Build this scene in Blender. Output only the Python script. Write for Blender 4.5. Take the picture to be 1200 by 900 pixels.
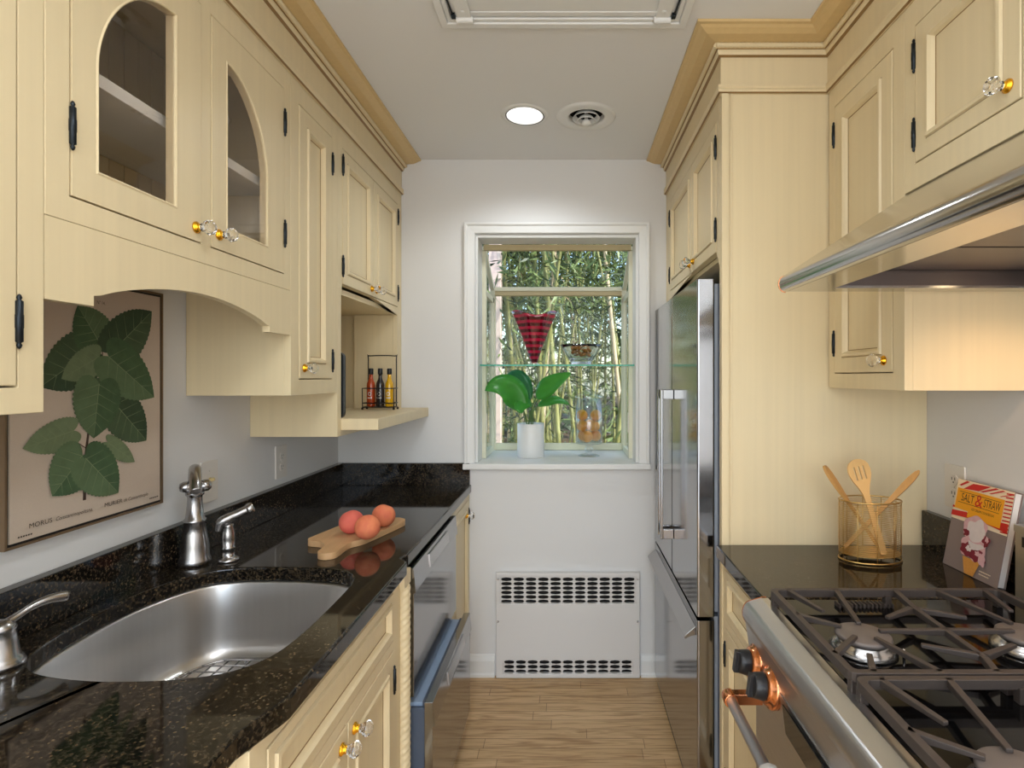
import bpy, bmesh, math, random
from mathutils import Vector, Matrix
from mathutils.geometry import tessellate_polygon
PI = math.pi
random.seed(7)
for o in list(bpy.data.objects): bpy.data.objects.remove(o)
S = bpy.context.scene
COL = S.collection

# ------------------------------------------------------------------ camera, world, lights, exposure
EYE = 1.42
cd = bpy.data.cameras.new('camera'); cam = bpy.data.objects.new('camera', cd); COL.objects.link(cam)
cam.location = (0, 0, EYE); cam.rotation_euler = (PI/2, 0, 0)
cd.sensor_width = 36; cd.lens = 640/1200*36; cd.shift_x = -65/1200; cd.shift_y = -8/1200
cd.clip_start = .02; cd.clip_end = 200
S.camera = cam
S.view_settings.view_transform = 'Standard'; S.view_settings.look = 'None'
S.view_settings.exposure = 0.2; S.view_settings.gamma = 1; S.view_settings.use_curve_mapping = False

w = bpy.data.worlds.new('world'); S.world = w; w.use_nodes = True
wn = w.node_tree; wn.nodes.clear()
wo = wn.nodes.new('ShaderNodeOutputWorld'); wb = wn.nodes.new('ShaderNodeBackground')
sk = wn.nodes.new('ShaderNodeTexSky'); sk.sky_type = 'NISHITA'; sk.sun_disc = False
sk.sun_elevation = math.radians(40); sk.sun_rotation = math.radians(120); sk.air_density = 1.0; sk.dust_density = 1.5
wb.inputs['Strength'].default_value = 0.42
wn.links.new(sk.outputs[0], wb.inputs[0]); wn.links.new(wb.outputs[0], wo.inputs[0])

def light(name, kind, loc, energy, color=(1, 1, 1), rot=(0, 0, 0), size=None, size_y=None, spot=None, radius=None):
    l = bpy.data.lights.new(name, kind); l.energy = energy; l.color = color
    if size is not None and kind == 'AREA':
        l.size = size
        if size_y: l.shape = 'RECTANGLE'; l.size_y = size_y
    if spot: l.spot_size = spot; l.spot_blend = .6
    if radius is not None: l.shadow_soft_size = radius
    o = bpy.data.objects.new(name, l); o.location = loc; o.rotation_euler = rot; COL.objects.link(o); return o
sun = light('sun', 'SUN', (0, 0, 6), 4.6, (1, .95, .86)); sun.data.angle = .01
sun.rotation_euler = Vector((-.70, .42, -.62)).to_track_quat('-Z', 'Y').to_euler()
# area fill added behind the camera, set in the unseen doorway
light('rear_fill', 'AREA', (0, -1.9, 1.22), 34, (.91, .965, 1), (PI/2, 0, 0), 2.1, 2.35)
# unseen light added as fill: uplight behind the camera, bounced off the ceiling
light('fill_uplight', 'SPOT', (0, -.8, 1.2), 120, (.91, .965, 1), (PI, 0, 0), spot=2.2, radius=.15)
# visible recessed ceiling can first, then two unseen downward spots added as fill
light('can_light_front', 'SPOT', (-.1686, 2.158, 2.43), 9, (.91, .965, 1), (0, 0, 0), spot=2.6, radius=.06)
light('fill_spot_middle', 'SPOT', (-.10, .45, 2.43), 15, (.91, .965, 1), (0, 0, 0), spot=2.8, radius=.07)
light('fill_spot_rear', 'SPOT', (-.10, -.9, 2.43), 16, (.91, .965, 1), (0, 0, 0), spot=2.8, radius=.07)
# warm lamps under the range hood
light('hood_lamp_far', 'SPOT', (.985, 1.03, 1.645), 3.2, (1, .62, .34), (0, 0, 0), spot=2.7, radius=.03)
light('hood_lamp_near', 'SPOT', (.985, .68, 1.645), 2.6, (1, .62, .34), (0, 0, 0), spot=2.7, radius=.03)

# ------------------------------------------------------------------ materials
def srgb(r, g, b):
    f = lambda c: (c/255/12.92 if c/255 <= .04045 else ((c/255+.055)/1.055)**2.4)
    return (f(r), f(g), f(b), 1)
def base(name):
    m = bpy.data.materials.new(name); m.use_nodes = True
    nt = m.node_tree; p = nt.nodes['Principled BSDF']; return m, nt, p
def mat(name, col, rough=.5, metal=0, aniso=0, coat=0, spec=.5, noise=None, trans=0, ior=1.45, emit=None, estr=0, sss=0):
    """noise=(scale xyz, strength 0..1): gentle tone variation over world position"""
    m, nt, p = base(name)
    p.inputs['Base Color'].default_value = col; p.inputs['Roughness'].default_value = rough
    p.inputs['Metallic'].default_value = metal; p.inputs['Coat Weight'].default_value = coat
    p.inputs['Coat Roughness'].default_value = .05
    p.inputs['Specular IOR Level'].default_value = spec; p.inputs['Transmission Weight'].default_value = trans
    p.inputs['IOR'].default_value = ior
    p.inputs['Anisotropic'].default_value = aniso
    if sss: p.inputs['Subsurface Weight'].default_value = sss; p.inputs['Subsurface Radius'].default_value = (.02, .01, .005)
    if emit: p.inputs['Emission Color'].default_value = emit; p.inputs['Emission Strength'].default_value = estr
    if noise:
        g = nt.nodes.new('ShaderNodeNewGeometry'); mp = nt.nodes.new('ShaderNodeMapping'); mp.inputs['Scale'].default_value = noise[0]
        n = nt.nodes.new('ShaderNodeTexNoise'); n.inputs['Scale'].default_value = 1; n.inputs['Detail'].default_value = 4
        r = nt.nodes.new('ShaderNodeMix'); r.data_type = 'RGBA'
        k = noise[1]; r.inputs[6].default_value = tuple(c*(1-k) for c in col[:3])+(1,)
        r.inputs[7].default_value = tuple(min(1, c*(1+k*.7)) for c in col[:3])+(1,)
        if len(noise) > 2: r.inputs[7].default_value = noise[2]
        nt.links.new(g.outputs['Position'], mp.inputs[0]); nt.links.new(mp.outputs[0], n.inputs[0])
        nt.links.new(n.outputs[0], r.inputs[0]); nt.links.new(r.outputs[2], p.inputs['Base Color'])
    return m
M = {}
M['wall'] = mat('wall_paint', srgb(225, 224, 223), .55, noise=((1.5, 1.5, 1.5), .02))
M['ceil'] = mat('ceiling_paint', srgb(234, 234, 234), .7)
M['white'] = mat('white_trim_paint', srgb(232, 232, 230), .35)
M['heater'] = mat('heater_enamel', srgb(222, 219, 216), .4)
M['cream'] = mat('cream_glazed_paint', srgb(229, 211, 172), .38, noise=((60, 60, 1.2), .07))
M['cream_crown'] = mat('cream_warm_lit', srgb(219, 190, 136), .38, noise=((60, 60, 1.2), .07))  # deeper tone puts the light reflected on the crown into its colour
M['glaze'] = mat('brown_glaze', srgb(146, 114, 70), .45)
M['bead_board'] = mat('cabinet_interior_paint', srgb(214, 196, 160), .5)
M['iron'] = mat('black_iron', srgb(45, 50, 55), .35, .8)
M['gold'] = mat('gold', srgb(240, 180, 50), .2, 1)
M['brass'] = mat('brushed_brass', srgb(205, 172, 110), .28, 1)
M['copper'] = mat('polished_copper', srgb(226, 150, 105), .16, 1)
M['steel'] = mat('brushed_steel', srgb(196, 196, 198), .34, 1, noise=((3, 3, 160), .07))
M['steel_dark'] = mat('fridge_steel', srgb(160, 160, 162), .13, 1, noise=((90, 90, 1), .06))
M['steel_sink'] = mat('sink_steel', srgb(212, 210, 208), .33, 1, aniso=.5, noise=((80, 80, 4), .06)); M['steel_sink'].node_tree.nodes['Principled BSDF'].inputs['Anisotropic Rotation'].default_value = .25
M['nickel'] = mat('brushed_nickel', srgb(178, 176, 176), .26, 1)
M['hood'] = mat('hood_steel', srgb(200, 198, 195), .17, 1, noise=((120, 3, 3), .04))
M['dark'] = mat('dark_void', srgb(28, 26, 25), .8)
M['grey_plastic'] = mat('grey_plastic', srgb(82, 92, 108), .35)
M['gasket'] = mat('gasket_grey', srgb(150, 156, 166), .4)
M['tub_rim'] = mat('tub_rim_blue_grey', srgb(150, 170, 196), .3)
M['black_plastic'] = mat('black_plastic', srgb(22, 22, 24), .3)
M['black_gloss'] = mat('black_enamel', srgb(12, 12, 13), .07)
M['cast_iron'] = mat('cast_iron', srgb(74, 66, 62), .5, .25, noise=((40, 40, 40), .12))
M['burner'] = mat('burner_cap', srgb(112, 104, 100), .5, .3)
M['knob_black'] = mat('knob_black', srgb(38, 38, 40), .32)
M['filter'] = mat('hood_filter', srgb(120, 112, 110), .35, .9)
M['plate'] = mat('switch_plastic', srgb(226, 220, 212), .35)
M['toggle'] = mat('toggle_ivory', srgb(222, 200, 140), .35)
M['peach'] = mat('peach_skin', srgb(224, 88, 80), .75, noise=((34, 34, 22), .2, srgb(246, 160, 104)))
M['peach_red'] = mat('peach_skin_red', srgb(214, 80, 80), .75, noise=((20, 20, 20), .15, srgb(238, 128, 104)))
M['wood'] = mat('maple_board', srgb(206, 164, 118), .5, noise=((60, 8, 60), .18))
M['wood_light'] = mat('bamboo_utensil', srgb(220, 176, 112), .5, noise=((80, 80, 8), .1))
M['wood_dark'] = mat('olive_utensil', srgb(196, 148, 84), .5, noise=((80, 80, 8), .14))
M['linen'] = mat('linen_paper', srgb(198, 180, 162), .8, noise=((300, 300, 300), .05))
M['ink'] = mat('ink', srgb(62, 52, 44), .8)
M['frame_black'] = mat('frame_black', srgb(24, 22, 22), .4)
M['frame_bronze'] = mat('frame_bronze', srgb(122, 100, 76), .4, .4)
M['leaf_dark'] = mat('printed_leaf_dark', srgb(56, 74, 50), .8, noise=((55, 55, 55), .35))
M['leaf_mid'] = mat('printed_leaf_mid', srgb(70, 94, 62), .8, noise=((55, 55, 55), .35))
M['leaf_dark_b'] = mat('printed_leaf_dark_half', srgb(72, 90, 62), .8, noise=((35, 35, 35), .35))
M['leaf_mid_b'] = mat('printed_leaf_mid_half', srgb(92, 112, 78), .8, noise=((35, 35, 35), .35))
M['leaf_pale'] = mat('printed_leaf_pale', srgb(112, 126, 92), .8, noise=((55, 55, 55), .3))
M['leaf_vein'] = mat('printed_vein', srgb(122, 134, 98), .8)
M['twig'] = mat('printed_twig', srgb(74, 54, 44), .8)
M['pot'] = mat('white_ceramic', srgb(232, 232, 230), .3)
M['soil'] = mat('soil', srgb(60, 46, 36), .9)
M['plant'] = mat('plant_leaf', srgb(62, 140, 50), .3, noise=((25, 25, 25), .3))
M['plant_blue'] = mat('plant_leaf_dark', srgb(44, 110, 62), .3, noise=((25, 25, 25), .3))
M['stem'] = mat('plant_stem', srgb(84, 116, 56), .5)
M['lemon'] = mat('orange_citrus', srgb(255, 172, 14), .45, noise=((60, 60, 60), .08), sss=.1)
M['amber'] = mat('amber_potpourri', srgb(150, 96, 20), .3, noise=((70, 70, 70), .5))
M['sauce_red'] = mat('chili_sauce', srgb(176, 64, 22), .12, coat=1)
M['vinegar'] = mat('dark_vinegar', srgb(26, 24, 34), .1, coat=1)
M['oil'] = mat('golden_oil', srgb(222, 168, 10), .12, coat=1)
M['label_white'] = mat('label_white', srgb(226, 222, 216), .6)
M['book_grey'] = mat('book_grey', srgb(138, 122, 118), .4)
M['book_orange'] = mat('book_orange', srgb(243, 166, 26), .4)
M['book_red'] = mat('book_red', srgb(206, 30, 26), .4)
M['book_cream'] = mat('book_cream', srgb(248, 228, 196), .4)
M['book_black'] = mat('book_black', srgb(40, 28, 20), .5)
M['page'] = mat('book_pages', srgb(226, 222, 218), .7)
M['ice'] = mat('printed_ice_cream', srgb(226, 214, 212), .5, noise=((90, 90, 90), .12))
M['berry'] = mat('printed_berry', srgb(130, 34, 52), .5, noise=((90, 90, 90), .3))
M['pinkice'] = mat('printed_pink_ice', srgb(222, 176, 180), .5, noise=((90, 90, 90), .2))
M['cone'] = mat('printed_cone', srgb(216, 152, 72), .5, noise=((200, 200, 200), .2))
M['towel'] = mat('white_cloth', srgb(226, 224, 222), .9)
M['lamp'] = mat('lamp_disc', (1, 1, 1, 1), .5, emit=(1, .97, .94, 1), estr=6)
M['hood_lens'] = mat('hood_lens', (1, .9, .7, 1), .5, emit=(1, .75, .45, 1), estr=5)
M['win_frame'] = mat('window_frame_cream', srgb(226, 222, 196), .4)
M['win_tan'] = mat('window_bar_tan', srgb(190, 172, 130), .4)
M['cane'] = mat('bamboo_cane', srgb(146, 148, 92), .4, noise=((1.5, 1.5, .6), .55))
M['cane_dry'] = mat('bamboo_cane_dry', srgb(200, 182, 150), .5, noise=((4, 4, 3), .25))
M['bleaf'] = mat('bamboo_leaf', srgb(110, 130, 76), .45, noise=((3, 3, 3), .35))
M['bleaf_b'] = mat('bamboo_leaf_dark', srgb(62, 80, 54), .5, noise=((3, 3, 3), .35))
M['dry_leaf'] = mat('dry_leaf', srgb(170, 146, 112), .7)
M['earth'] = mat('earth', srgb(92, 78, 58), .95, noise=((5, 5, 5), .4))
M['post'] = mat('painted_post', srgb(226, 206, 196), .5)
M['cord'] = mat('wire_black', srgb(30, 28, 28), .4, .4)
M['rubber'] = mat('niche_slab', srgb(26, 30, 34), .3)

def granite():
    m, nt, p = base('black_granite')
    g = nt.nodes.new('ShaderNodeNewGeometry')
    n = nt.nodes.new('ShaderNodeTexNoise'); n.inputs['Scale'].default_value = 130; n.inputs['Detail'].default_value = 4; n.inputs['Roughness'].default_value = .7
    r = nt.nodes.new('ShaderNodeValToRGB')
    e = r.color_ramp.elements; e[0].position = .47; e[0].color = srgb(14, 13, 12); e[1].position = .68; e[1].color = srgb(74, 62, 46)
    v = nt.nodes.new('ShaderNodeTexVoronoi'); v.inputs['Scale'].default_value = 130
    vr = nt.nodes.new('ShaderNodeValToRGB'); a = vr.color_ramp.elements
    a[0].position = .0; a[0].color = (1, 1, 1, 1); a[1].position = .36; a[1].color = (0, 0, 0, 1)
    n2 = nt.nodes.new('ShaderNodeTexNoise'); n2.inputs['Scale'].default_value = 30
    n2r = nt.nodes.new('ShaderNodeValToRGB'); b = n2r.color_ramp.elements; b[0].position = .46; b[1].position = .58
    mu = nt.nodes.new('ShaderNodeMath'); mu.operation = 'MULTIPLY'
    mx = nt.nodes.new('ShaderNodeMix'); mx.data_type = 'RGBA'; mx.inputs[7].default_value = srgb(118, 98, 70)
    for q in (n, v, n2): nt.links.new(g.outputs['Position'], q.inputs['Vector'])
    nt.links.new(n.outputs[0], r.inputs[0]); nt.links.new(v.outputs['Distance'], vr.inputs[0]); nt.links.new(n2.outputs[0], n2r.inputs[0])
    nt.links.new(vr.outputs[0], mu.inputs[0]); nt.links.new(n2r.outputs[0], mu.inputs[1])
    nt.links.new(mu.outputs[0], mx.inputs[0]); nt.links.new(r.outputs[0], mx.inputs[6]); nt.links.new(mx.outputs[2], p.inputs['Base Color'])
    p.inputs['Roughness'].default_value = .06; p.inputs['IOR'].default_value = 1.5
    return m
M['granite'] = granite()

def oak():
    m, nt, p = base('oak_strip_floor')
    g = nt.nodes.new('ShaderNodeNewGeometry')
    b = nt.nodes.new('ShaderNodeTexBrick'); b.offset = 0
    b.inputs['Scale'].default_value = 1; b.inputs['Brick Width'].default_value = .62; b.inputs['Row Height'].default_value = .058
    b.inputs['Mortar Size'].default_value = .0011; b.inputs['Bias'].default_value = 0
    b.inputs['Color1'].default_value = srgb(218, 184, 138); b.inputs['Color2'].default_value = srgb(198, 162, 116); b.inputs['Mortar'].default_value = srgb(128, 98, 64)
    mp = nt.nodes.new('ShaderNodeMapping'); mp.inputs['Scale'].default_value = (4, 70, 1)
    n = nt.nodes.new('ShaderNodeTexNoise'); n.inputs['Scale'].default_value = 1.2; n.inputs['Detail'].default_value = 6; n.inputs['Distortion'].default_value = 1.2
    r = nt.nodes.new('ShaderNodeValToRGB'); e = r.color_ramp.elements; e[0].position = .36; e[0].color = (.62, .54, .45, 1); e[1].position = .54; e[1].color = (1, 1, 1, 1)
    mx = nt.nodes.new('ShaderNodeMix'); mx.data_type = 'RGBA'; mx.blend_type = 'MULTIPLY'; mx.inputs[0].default_value = 1
    sp = nt.nodes.new('ShaderNodeSeparateXYZ'); nt.links.new(g.outputs['Position'], sp.inputs[0])   # a random shift per strip
    def mth(op, a, val=None, b_=None):
        q = nt.nodes.new('ShaderNodeMath'); q.operation = op; nt.links.new(a, q.inputs[0])
        if val is not None: q.inputs[1].default_value = val
        if b_ is not None: nt.links.new(b_, q.inputs[1])
        return q.outputs[0]
    row = mth('FLOOR', mth('DIVIDE', sp.outputs[1], .058)); wh = nt.nodes.new('ShaderNodeTexWhiteNoise'); wh.noise_dimensions = '1D'; nt.links.new(row, wh.inputs['W'])
    cb = nt.nodes.new('ShaderNodeCombineXYZ'); nt.links.new(mth('ADD', sp.outputs[0], None, mth('MULTIPLY', wh.outputs['Value'], .62)), cb.inputs[0]); nt.links.new(sp.outputs[1], cb.inputs[1])
    nt.links.new(cb.outputs[0], b.inputs['Vector']); nt.links.new(cb.outputs[0], mp.inputs[0]); nt.links.new(mp.outputs[0], n.inputs[0])
    nt.links.new(n.outputs[0], r.inputs[0]); nt.links.new(b.outputs[0], mx.inputs[6]); nt.links.new(r.outputs[0], mx.inputs[7]); nt.links.new(mx.outputs[2], p.inputs['Base Color'])
    p.inputs['Roughness'].default_value = .36
    return m
M['oak'] = oak()

def thin_glass(name, tint, ior=1.5, refl=1.0, rough=0.0):
    m = bpy.data.materials.new(name); m.use_nodes = True; nt = m.node_tree; nt.nodes.clear()
    o = nt.nodes.new('ShaderNodeOutputMaterial'); t = nt.nodes.new('ShaderNodeBsdfTransparent'); t.inputs[0].default_value = tint
    g = nt.nodes.new('ShaderNodeBsdfGlossy'); g.inputs['Roughness'].default_value = rough
    f0 = ((ior-1)/(ior+1))**2*2*refl                 # two surfaces, Schlick falloff, the same from either side
    f = nt.nodes.new('ShaderNodeLayerWeight'); f.inputs[0].default_value = .5
    pw = nt.nodes.new('ShaderNodeMath'); pw.operation = 'POWER'; pw.inputs[1].default_value = 5
    mu = nt.nodes.new('ShaderNodeMath'); mu.operation = 'MULTIPLY_ADD'; mu.inputs[1].default_value = .9-f0; mu.inputs[2].default_value = f0
    mx = nt.nodes.new('ShaderNodeMixShader')
    nt.links.new(f.outputs['Facing'], pw.inputs[0]); nt.links.new(pw.outputs[0], mu.inputs[0]); nt.links.new(mu.outputs[0], mx.inputs[0]); nt.links.new(t.outputs[0], mx.inputs[1]); nt.links.new(g.outputs[0], mx.inputs[2]); nt.links.new(mx.outputs[0], o.inputs[0])
    return m
M['pane'] = thin_glass('window_pane', (.96, .98, .97, 1), 1.3, .25)
M['smoke_pane'] = thin_glass('cabinet_pane', (.92, .88, .84, 1), 1.5, 1.2)
M['jar_glass'] = thin_glass('jar_glass', (.93, .95, .95, 1), 1.5, 1.8)
M['shelf_glass'] = thin_glass('shelf_glass', (.80, .97, .92, 1), 1.5)
M['shelf_edge'] = mat('shelf_glass_edge', srgb(52, 190, 160), .1, trans=.4)
M['crystal'] = mat('crystal', (1, 1, 1, 1), .02, trans=1, ior=1.5)
M['cut_glass'] = mat('cut_glass', (1, 1, 1, 1), .03, trans=1, ior=1.45)

def vase_mat():
    m, nt, p = base('ruby_glass')
    g = nt.nodes.new('ShaderNodeTexCoord'); s = nt.nodes.new('ShaderNodeSeparateXYZ')
    mu = nt.nodes.new('ShaderNodeMath'); mu.operation = 'MULTIPLY'; mu.inputs[1].default_value = 2*PI/.030
    sn = nt.nodes.new('ShaderNodeMath'); sn.operation = 'SINE'
    r = nt.nodes.new('ShaderNodeValToRGB'); e = r.color_ramp.elements
    e[0].position = .35; e[0].color = srgb(104, 8, 30); e[1].position = .75; e[1].color = srgb(216, 30, 78)
    ma = nt.nodes.new('ShaderNodeMapRange'); ma.inputs[1].default_value = -1; ma.inputs[2].default_value = 1
    nt.links.new(g.outputs['Object'], s.inputs[0]); nt.links.new(s.outputs[2], mu.inputs[0]); nt.links.new(mu.outputs[0], sn.inputs[0])
    nt.links.new(sn.outputs[0], ma.inputs[0]); nt.links.new(ma.outputs[0], r.inputs[0]); nt.links.new(r.outputs[0], p.inputs['Base Color'])
    p.inputs['Roughness'].default_value = .08; p.inputs['Transmission Weight'].default_value = .45; p.inputs['Coat Weight'].default_value = 1
    return m
M['ruby'] = vase_mat()

# ------------------------------------------------------------------ mesh helpers
WL = {}                                             # world position of every object's origin
class MB:
    def __init__(s, *mats): s.bm = bmesh.new(); s.mats = mats
    def face(s, vs, mi=0, sm=False):
        try:
            f = s.bm.faces.new(vs); f.material_index = mi; f.smooth = sm; return f
        except ValueError: return None
    def poly(s, pts, mi=0): return s.face([s.bm.verts.new(p) for p in pts], mi)
    def box(s, x0, x1, y0, y1, z0, z1, mi=0):
        v = [s.bm.verts.new((x, y, z)) for x in (x0, x1) for y in (y0, y1) for z in (z0, z1)]
        for q in ((0, 1, 3, 2), (4, 6, 7, 5), (0, 4, 5, 1), (2, 3, 7, 6), (0, 2, 6, 4), (1, 5, 7, 3)): s.face([v[i] for i in q], mi)
        return s
    def obox(s, c, ex, ey, ez, mi=0):               # oriented box: centre and three half vectors
        c = Vector(c); v = [s.bm.verts.new(c+Vector(ex)*a+Vector(ey)*b+Vector(ez)*d) for a in (-1, 1) for b in (-1, 1) for d in (-1, 1)]
        for q in ((0, 1, 3, 2), (4, 6, 7, 5), (0, 4, 5, 1), (2, 3, 7, 6), (0, 2, 6, 4), (1, 5, 7, 3)): s.face([v[i] for i in q], mi)
        return s
    def prism(s, outer, f, lo, hi, holes=(), mi=0, sm=False, split=False):
        loops = [list(outer)]+[list(h) for h in holes]
        tris = tessellate_polygon([[Vector((a, b, 0)) for a, b in l] for l in loops])
        flat = [p for l in loops for p in l]
        A = [s.bm.verts.new(f(a, b, lo)) for a, b in flat]; B = [s.bm.verts.new(f(a, b, hi)) for a, b in flat]
        for t in tris:
            s.face([A[i] for i in t], mi); s.face([B[i] for i in reversed(t)], mi)
        k = 0
        if split: A = [s.bm.verts.new(v.co) for v in A]; B = [s.bm.verts.new(v.co) for v in B]
        for l in loops:
            n = len(l)
            for i in range(n):
                j = (i+1) % n; s.face([A[k+i], A[k+j], B[k+j], B[k+i]], mi, sm)
            k += n
        return s
    def flat(s, outer, f, mi=0):                    # one flat polygon (tessellated) through f(u, v)
        tris = tessellate_polygon([[Vector((a, b, 0)) for a, b in outer]])
        V = [s.bm.verts.new(f(a, b)) for a, b in outer]
        for t in tris: s.face([V[i] for i in t], mi)
        return s
    def tube(s, path, r, n=12, mi=0, caps=True, rs=None, sq=None):
        P = [Vector(p) for p in path]; up = None; rings = []
        for i, p in enumerate(P):
            t = (P[min(i+1, len(P)-1)]-P[max(i-1, 0)]).normalized()
            if up is None:
                up = Vector((0, 0, 1)) if abs(t.z) < .9 else Vector((1, 0, 0))
            a = (up-t*up.dot(t)).normalized(); b = t.cross(a); up = a
            R = rs[i] if rs else r
            q = sq or 1
            rings.append([s.bm.verts.new(p+a*R*math.cos(2*PI*k/n)+b*R*q*math.sin(2*PI*k/n)) for k in range(n)])
        for i in range(len(rings)-1):
            for k in range(n): s.face([rings[i][k], rings[i][(k+1) % n], rings[i+1][(k+1) % n], rings[i+1][k]], mi, True)
        if caps: s.face(rings[0][::-1], mi); s.face(rings[-1], mi)
        return s
    def lathe(s, prof, o, axis=(0, 0, 1), n=28, mi=0, mod=None, sx=1, sy=1):
        """prof = [(radius, height)]; mod(angle, t) scales the radius"""
        ax = Vector(axis).normalized(); h = Vector((1, 0, 0)) if abs(ax.z) > .9 else Vector((0, 0, 1))
        a = (h-ax*h.dot(ax)).normalized(); b = ax.cross(a); o = Vector(o); rings = []
        for i, (r, z) in enumerate(prof):
            if r < 1e-6: rings.append([s.bm.verts.new(o+ax*z)]); continue
            rr = []
            for k in range(n):
                th = 2*PI*k/n; R = r*(mod(th, i/(len(prof)-1)) if mod else 1)
                rr.append(s.bm.verts.new(o+ax*z+a*R*sx*math.cos(th)+b*R*sy*math.sin(th)))
            rings.append(rr)
        for A, B in zip(rings, rings[1:]):
            for k in range(n):
                j = (k+1) % n
                if len(A) == 1 and len(B) > 1: s.face([A[0], B[k], B[j]], mi, True)
                elif len(B) == 1 and len(A) > 1: s.face([A[k], A[j], B[0]], mi, True)
                elif len(A) > 1: s.face([A[k], A[j], B[j], B[k]], mi, True)
        return s
    def sweep(s, prof, path, mi=0, side=1):
        """prof = closed [(out, z)], path = [(x, y)] with mitred corners; out grows to the left of travel times side"""
        P = [Vector((x, y)) for x, y in path]; rings = []
        nr = lambda d: Vector((-d.y, d.x))*side
        for i, p in enumerate(P):
            d0 = (P[i]-P[i-1]).normalized() if i > 0 else None; d1 = (P[i+1]-P[i]).normalized() if i < len(P)-1 else None
            if d0 is None: m = nr(d1)
            elif d1 is None: m = nr(d0)
            else:
                a, b = nr(d0), nr(d1); m = (a+b)/(1+a.dot(b))
            rings.append([s.bm.verts.new((p.x+m.x*o, p.y+m.y*o, z)) for o, z in prof])
        n = len(prof)
        for A, B in zip(rings, rings[1:]):
            for k in range(n): s.face([A[k], A[(k+1) % n], B[(k+1) % n], B[k]], mi if not callable(mi) else mi(k))
        s.flatcap(rings[0]); s.flatcap(rings[-1])
        return s
    def flatcap(s, ring, mi=0):
        n = len(ring)
        try: s.face(ring, mi)
        except Exception: pass
    def rope(s, path, r, pitch=.014, n=12, mi=0, strands=3, step=None):
        P = [Vector(p) for p in path]; step = step or pitch/4
        pts = []; ds = 0; acc = []
        for A, B in zip(P, P[1:]):
            L = (B-A).length; k = max(2, int(L/step))
            for i in range(k): pts.append(A+(B-A)*i/k); acc.append(ds+L*i/k)
            ds += L
        pts.append(P[-1]); acc.append(ds); up = None; rings = []
        for i, p in enumerate(pts):
            t = (pts[min(i+1, len(pts)-1)]-pts[max(i-1, 0)]).normalized()
            if up is None: up = Vector((0, 0, 1)) if abs(t.z) < .9 else Vector((1, 0, 0))
            a = (up-t*up.dot(t)).normalized(); b = t.cross(a); up = a; ph = 2*PI*acc[i]/(pitch*strands)
            rr = []
            for k in range(n):
                th = 2*PI*k/n; R = r*(.74+.26*abs(math.cos(strands*(th-ph)/2)))
                rr.append(s.bm.verts.new(p+a*R*math.cos(th)+b*R*math.sin(th)))
            rings.append(rr)
        for A, B in zip(rings, rings[1:]):
            for k in range(n): s.face([A[k], A[(k+1) % n], B[(k+1) % n], B[k]], mi, True)
        s.face(rings[0][::-1], mi); s.face(rings[-1], mi)
        return s
    def text(s, body, f, size, mi=0, width=None, align='LEFT', shear=0):
        c = bpy.data.curves.new('lettering', 'FONT'); c.body = body; c.size = size; c.align_x = align; c.resolution_u = 3; c.shear = shear
        o = bpy.data.objects.new('lettering', c); COL.objects.link(o)
        dg = bpy.context.evaluated_depsgraph_get(); me = bpy.data.meshes.new_from_object(o.evaluated_get(dg))
        k = 1
        if width and len(me.vertices):
            xs = [v.co.x for v in me.vertices]; k = width/(max(xs)-min(xs))
        V = [s.bm.verts.new(f(v.co.x*k, v.co.y)) for v in me.vertices]
        for p in me.polygons: s.face([V[i] for i in p.vertices], mi)
        bpy.data.objects.remove(o); bpy.data.curves.remove(c); bpy.data.meshes.remove(me)
        return s
    def build(s, name, parent=None, origin=None, bevel=0, seg=2, normals=True, subsurf=0):
        if normals: bmesh.ops.recalc_face_normals(s.bm, faces=s.bm.faces)
        base_w = Vector(WL[parent.name]) if parent else Vector((0, 0, 0))
        org = Vector(origin) if origin is not None else base_w
        for v in s.bm.verts: v.co -= org
        me = bpy.data.meshes.new(name); s.bm.to_mesh(me); s.bm.free()
        for m in s.mats: me.materials.append(M[m])
        o = bpy.data.objects.new(name, me); COL.objects.link(o)
        o.parent = parent; o.location = org-base_w; WL[o.name] = tuple(org)
        if bevel:
            b = o.modifiers.new('bevel', 'BEVEL'); b.width = bevel; b.segments = seg; b.limit_method = 'ANGLE'; b.angle_limit = math.radians(38)
        if subsurf:
            b = o.modifiers.new('subsurf', 'SUBSURF'); b.levels = subsurf; b.render_levels = subsurf
        return o
def tag(o, label, cat, group=None):
    o['label'] = label; o['category'] = cat
    if group: o['group'] = group
    return o
def thing(name, label, cat, loc, group=None):
    o = bpy.data.objects.new(name, None); o.empty_display_size = .05; COL.objects.link(o); o.location = loc
    WL[o.name] = tuple(loc); return tag(o, label, cat, group)
def structure(o): o['kind'] = 'structure'; return o
def part_copy(src, parent, loc):                    # a copy of a finished mesh as a part standing at world loc
    c = src.copy(); COL.objects.link(c); c.parent = parent; c.location = Vector(loc)-Vector(WL[parent.name]); WL[c.name] = tuple(loc); return c
def arc(c, r, a0, a1, n): return [(c[0]+r*math.cos(a0+(a1-a0)*i/n), c[1]+r*math.sin(a0+(a1-a0)*i/n)) for i in range(n+1)]
def rrect(x0, x1, y0, y1, r, n=5):
    return arc((x1-r, y1-r), r, 0, PI/2, n)+arc((x0+r, y1-r), r, PI/2, PI, n)+arc((x0+r, y0+r), r, PI, 1.5*PI, n)+arc((x1-r, y0+r), r, 1.5*PI, 2*PI, n)
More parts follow.
